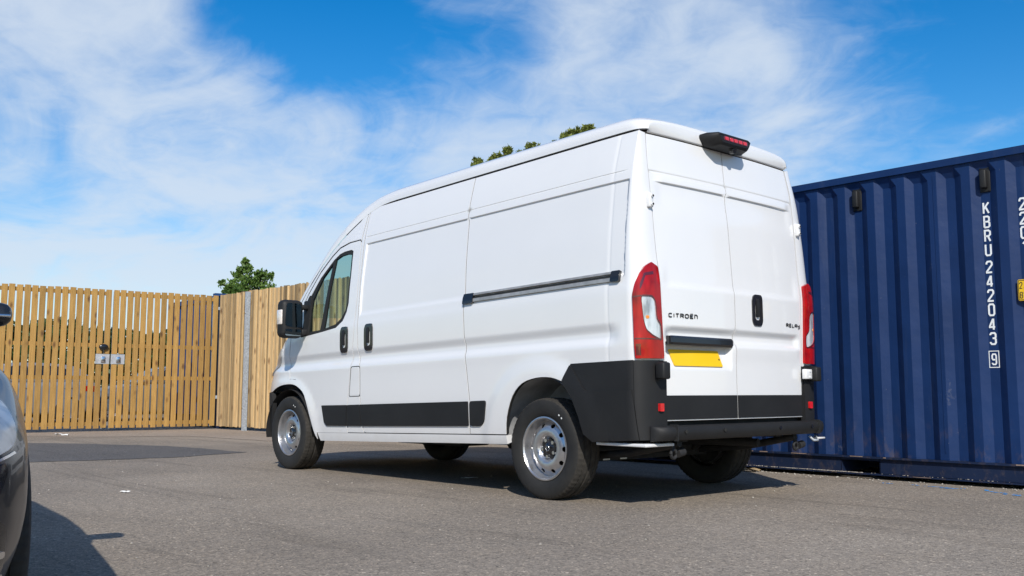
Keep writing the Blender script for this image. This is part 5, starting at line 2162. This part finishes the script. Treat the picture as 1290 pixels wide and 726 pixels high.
    panel(mb_, rounded([(-.46, .59), (.46, .59), (.48, .655), (-.48, .655)], .015, 2), front, (1, 0, 0), (.08, .03), off=.004, depth=.01, edge=.03)
    mb_.build('upper_grille', GLOSSBLACK, root)
    mb_ = MB()
    panel(mb_, rounded([(-.40, .25), (.40, .25), (.46, .42), (-.46, .42)], .03, 2), front, (1, 0, 0), (.08, .03), off=.003, depth=.01, edge=.03)
    mb_.build('lower_grille', GLOSSBLACK, root)
    w0 = make_wheel(root, .318, .212, .215, False)
    w0.location = (0, .785, .318)
    for cx, cy_, rz in ((0, -.785, PI), (-2.63, .785, 0), (-2.63, -.785, PI)):
        c = copy_tree(w0, root)
        c.location = (cx, cy_, .318)
        c.rotation_euler = (Matrix.Rotation(rz, 3, 'Z') @ Matrix.Rotation(cx * 1.3 + cy_, 3, 'Y')).to_euler()
    return root


ca = math.radians(173.2)
dark_car = make_car(DARKCAR, loc=(-1.463, 5.52, 0), rotz=ca, label='near black hatchback in the left foreground with headlight and chrome fog lamp strips', cat='car', group='parked cars')
for paint_, (x, y), rz, lab in ((SILVERCAR, (19.6, .9), 1.60, 'mid grey car parked in the yard behind the left leaf of the slatted gate'),
                                (WHITECAR, (20.4, -3.0), 1.54, 'dark grey car parked in the yard behind the right leaf of the slatted gate')):
    c = copy_tree(dark_car)
    c.location = (x, y, 0)
    c.rotation_euler = (0, 0, rz)
    c['label'] = lab
    for ch in c.children:
        if ch.type == 'MESH' and ch.data.materials and ch.data.materials[0] == DARKCAR:
            me = ch.data.copy()
            me.materials[0] = paint_
            ch.data = me

# ------------------------------------------------------------------ trees


def add_leaf(V, F, p, size, rng, droop=0.0, long=1.0):
    a = Vector((rng.gauss(0, 1), rng.gauss(0, 1), rng.gauss(0, .7))).normalized()
    b = a.orthogonal().normalized()
    b.rotate(Matrix.Rotation(rng.uniform(0, 6.28), 3, a))
    c = a.cross(b)
    o = len(V)
    s = size * rng.uniform(.7, 1.25)
    V.extend([p - b * s * long, p + c * s * .5, p + b * s * long, p - c * s * .5])
    F.append((o, o + 1, o + 2, o + 3))


def tree(name, loc, height, trunk_r, clumps, leaves, leaf_size, mat, seed, long=1.0, **kw):
    rng = random.Random(seed)
    root = empty(name, loc, **kw)
    mb_ = MB()
    top_c = max(c[2] for c in clumps)
    mb_.tube([(0, 0, -.05), (.03, .02, height * .25), (-.03, .05, height * .5), (.02, 0, top_c)], [trunk_r, trunk_r * .8, trunk_r * .55, trunk_r * .15], 9)
    for cx, cy, cz, r in clumps:
        z0 = max(height * .2, cz - r * 1.6 - math.hypot(cx, cy) * .5)
        mid = Vector((cx * .5 + rng.uniform(-.1, .1) * r, cy * .5, (z0 + cz) / 2 + .05))
        mb_.tube([(0, 0, z0), mid, (cx, cy, cz)], [trunk_r * .4, trunk_r * .25, trunk_r * .08], 6)
    mb_.build('trunk', BARK, root)
    V, F = [], []
    per = max(1, leaves // len(clumps))
    for cx, cy, cz, r in clumps:
        tw = [Vector((rng.gauss(0, 1), rng.gauss(0, 1), rng.gauss(0.2, .9))).normalized() * r * rng.uniform(.35, 1.12) for _ in range(max(5, int(per / 14)))]
        for k in range(per):
            t = rng.choice(tw)
            p = Vector((cx, cy, cz)) + t * rng.uniform(.45, 1.05) + Vector((rng.gauss(0, 1), rng.gauss(0, 1), rng.gauss(0, 1))) * r * .10
            add_leaf(V, F, p, leaf_size, rng, long=long)
    me = bpy.data.meshes.new('crown')
    me.from_pydata([tuple(v) for v in V], [], F)
    me.materials.append(mat)
    o = bpy.data.objects.new('crown', me)
    COL.objects.link(o)
    o.parent = root
    return root


# young tree rising above the fence, 25 m off
rg = random.Random(3)
cl = [(0, 0, 3.55, .34), (.30, .18, 3.45, .30), (-.28, -.18, 3.50, .30), (.52, .30, 3.30, .26), (-.50, -.30, 3.30, .28), (.02, .05, 3.92, .18), (.28, .15, 3.80, .20), (-.30, -.2, 3.75, .18), (.10, .05, 4.12, .10), (-.15, .3, 3.2, .35), (.2, -.3, 3.15, .35), (-.50, -.38, 3.72, .09), (.66, .42, 3.58, .10), (0, 0, 2.9, .5), (-.62, -.45, 3.12, .15)]
tree('broadleaf_tree', (18.4, -5.95, 0), 4.2, .07, cl, 6500, .050, LEAF, 11, label='young green broadleaf tree rising above the fence beside the gate', cat='tree')
# light crowns whose tips show over the roof of the van


def tips(seed, spread, hs):
    r_ = random.Random(seed)
    res = [(0, 0, hs[0] - 1.2, .9), (.5, -.4, hs[0] - 1.6, .8), (-.5, .4, hs[0] - 1.7, .8)]
    for i, (dx, h, rr) in enumerate(spread):
        res.append((dx * .67, -dx * .745 + r_.uniform(-.2, .2), h - rr * .9, rr))
    return res


RX, RY = -.666, .746     # image-left direction across the view, for placing crowns side by side
rt_ = Vector((math.sin(-.7304), -math.cos(-.7304), 0))


def crown_tree(base, spread, seed, label):
    r_ = random.Random(seed)
    cl_ = []
    for dx, h, rr in spread:
        q = rt_ * dx
        cl_.append((q.x, q.y, h - rr, rr))
    hmax = max(s[1] for s in spread)
    cl_ += [(0, 0, hmax - 1.55, .8), (.5, .35, hmax - 1.95, .85), (-.5, -.35, hmax - 2.0, .85), (.35, -.5, hmax - 2.1, .8), (-.35, .5, hmax - 1.9, .8), (0, 0, hmax - 2.6, .9), (.6, 0, hmax - 2.9, .6), (-.6, .1, hmax - 3.0, .6)]
    cl_ += [(q[0], q[1], q[2] - .12, q[3] * 1.1) for q in cl_[-6:-3]]
    tree('ash_tree', base, hmax, .12, cl_, 3800, .055, LEAF2, seed, long=1.5, label=label, cat='tree', group='trees behind the van')


crown_tree((9.95, -7.45, 0), [(-.58, 5.58, .12), (-.50, 5.50, .14), (-.24, 5.66, .13), (-.12, 5.64, .15), (.06, 5.80, .10), (.02, 5.62, .12), (.33, 5.72, .08), (-.35, 5.42, .25), (.1, 5.45, .25), (.56, 5.92, .14), (.66, 5.84, .14)], 21, 'light green tree whose tips show over the middle of the van roof')
crown_tree((9.05, -8.45, 0), [(-.30, 5.94, .08), (-.08, 6.10, .12), (.06, 6.18, .15), (.18, 6.20, .12), (.34, 6.24, .10), (.44, 6.27, .07), (0, 5.85, .3)], 22, 'light green tree whose tips show over the van roof nearer its rear')

# hedge far behind the gate
rg = random.Random(5)
V, F = [], []
for k in range(26000):
    x = 27 + rg.gauss(0, .7)
    y = rg.uniform(-9, 16)
    hmax = 2.75 + .14 * math.sin(y * 1.3) + .12 * math.sin(y * 3.1 + 1)
    z = rg.uniform(0, 1) ** .8 * hmax
    add_leaf(V, F, Vector((x, y, z)), .13, rg, long=1.1)
me = bpy.data.meshes.new('hedge')
me.from_pydata([tuple(v) for v in V], [], F)
me.materials.append(HEDGELEAF)
hd_ = bpy.data.objects.new('hedge', me)
COL.objects.link(hd_)
tag(hd_, 'dark green hedge seen through the gaps of the slatted gate', 'hedge', kind='stuff')

# ------------------------------------------------------------------ small things on the ground
mb = MB()
for path in ([(-1.16, -1.86), (-1.28, -1.84), (-1.40, -1.85), (-1.50, -1.82), (-1.58, -1.87)], [(-1.70, -1.90), (-1.76, -1.79), (-1.86, -1.76), (-1.98, -1.72), (-2.10, -1.69)], [(-1.42, -1.80), (-1.52, -1.79)], [(-1.90, -1.68), (-2.04, -1.645)], [(-.93, -1.84), (-1.02, -1.83)]):
    for i in range(len(path) - 1):
        a, b = Vector(path[i]), Vector(path[i + 1])
        k = 8
        for j in range(k):
            if rnd.random() < .30:
                continue
            p, q = a.lerp(b, j / k), a.lerp(b, (j + .95) / k)
            e = (q - p).normalized()
            nn = Vector((-e.y, e.x)) * rnd.uniform(.006, .016)
            sh = Vector((-e.y, e.x)) * rnd.uniform(-.008, .008)
            mb.add([(p.x + sh.x + nn.x, p.y + sh.y + nn.y, .003), (p.x + sh.x - nn.x, p.y + sh.y - nn.y, .003), (q.x + sh.x - nn.x, q.y + sh.y - nn.y, .003), (q.x + sh.x + nn.x, q.y + sh.y + nn.y, .003)], [(0, 1, 2, 3)])
mb.build('spray_marks', BLUESPRAY, ground)


def crumpled(name, loc, sx_, sy_, h, mat, rz, seed, **kw):
    r_ = random.Random(seed)
    mb_ = MB()
    nx, ny = 6, 4
    V_ = []
    for i in range(nx):
        for j in range(ny):
            V_.append(((i / (nx - 1) - .5) * sx_ + r_.uniform(-.08, .08) * sx_, (j / (ny - 1) - .5) * sy_ + r_.uniform(-.12, .12) * sy_, .005 + r_.random() * h))
    mb_.add(V_, [(i * ny + j, (i + 1) * ny + j, (i + 1) * ny + j + 1, i * ny + j + 1) for i in range(nx - 1) for j in range(ny - 1)])
    o = mb_.build(name, mat)
    o.location = loc
    o.rotation_euler = (0, 0, rz)
    tag(o, **kw)
    return o


crumpled('paper_scrap', (2.33, 2.89, 0), .075, .03, .012, PAPER, .4, 1, label='small pale paper scrap on open asphalt ahead of the dark car', cat='litter')
crumpled('paper_scrap', (11.95, .42, .004), .20, .08, .04, PAPER, 1.0, 2, label='pale scrap lying on the concrete in front of the left gate leaf', cat='litter')
crumpled('dead_leaf', (.42, -2.02, 0), .16, .10, .03, LEAFLIT, .2, 3, label='dry brown leaf litter by the container base near the rear wheel', cat='leaf')
crumpled('paper_scrap', (1.55, .35, 0), .14, .03, .01, PAPER, 1.1, 4, label='thin pale strip lying in the shade under the van', cat='litter')
# grit along the foot of the container and loose stones on the yard
rg = random.Random(9)
mb = MB()


def pebble(p, s):
    bm_ = bmesh.new()
    bmesh.ops.create_icosphere(bm_, subdivisions=1, radius=1)
    for v in bm_.verts:
        v.co = Vector((v.co.x * s * rg.uniform(.7, 1.3), v.co.y * s * rg.uniform(.7, 1.3), v.co.z * s * rg.uniform(.4, .8))) + Vector(p)
    mb.from_bm(bm_)


for k in range(420):
    x = -.62 + abs(rg.gauss(0, .55)) if rg.random() < .8 else rg.uniform(-2.4, 1.2)
    pebble((x, CY + rg.uniform(-.035, .004), .0475 + .001), rg.uniform(.002, .006))
for k in range(160):
    pebble((rg.uniform(-2.4, 1.2), CY + abs(rg.gauss(.03, .10)), .004), rg.uniform(.003, .010))
for k in range(170):
    pebble((rg.uniform(-2.6, 6), rg.uniform(-1.6, 4.4), .003), rg.uniform(.003, .008))
gr = mb.build('loose_grit', STONE)
tag(gr, 'pale grit scattered along the container base and on the asphalt', 'gravel', kind='stuff')
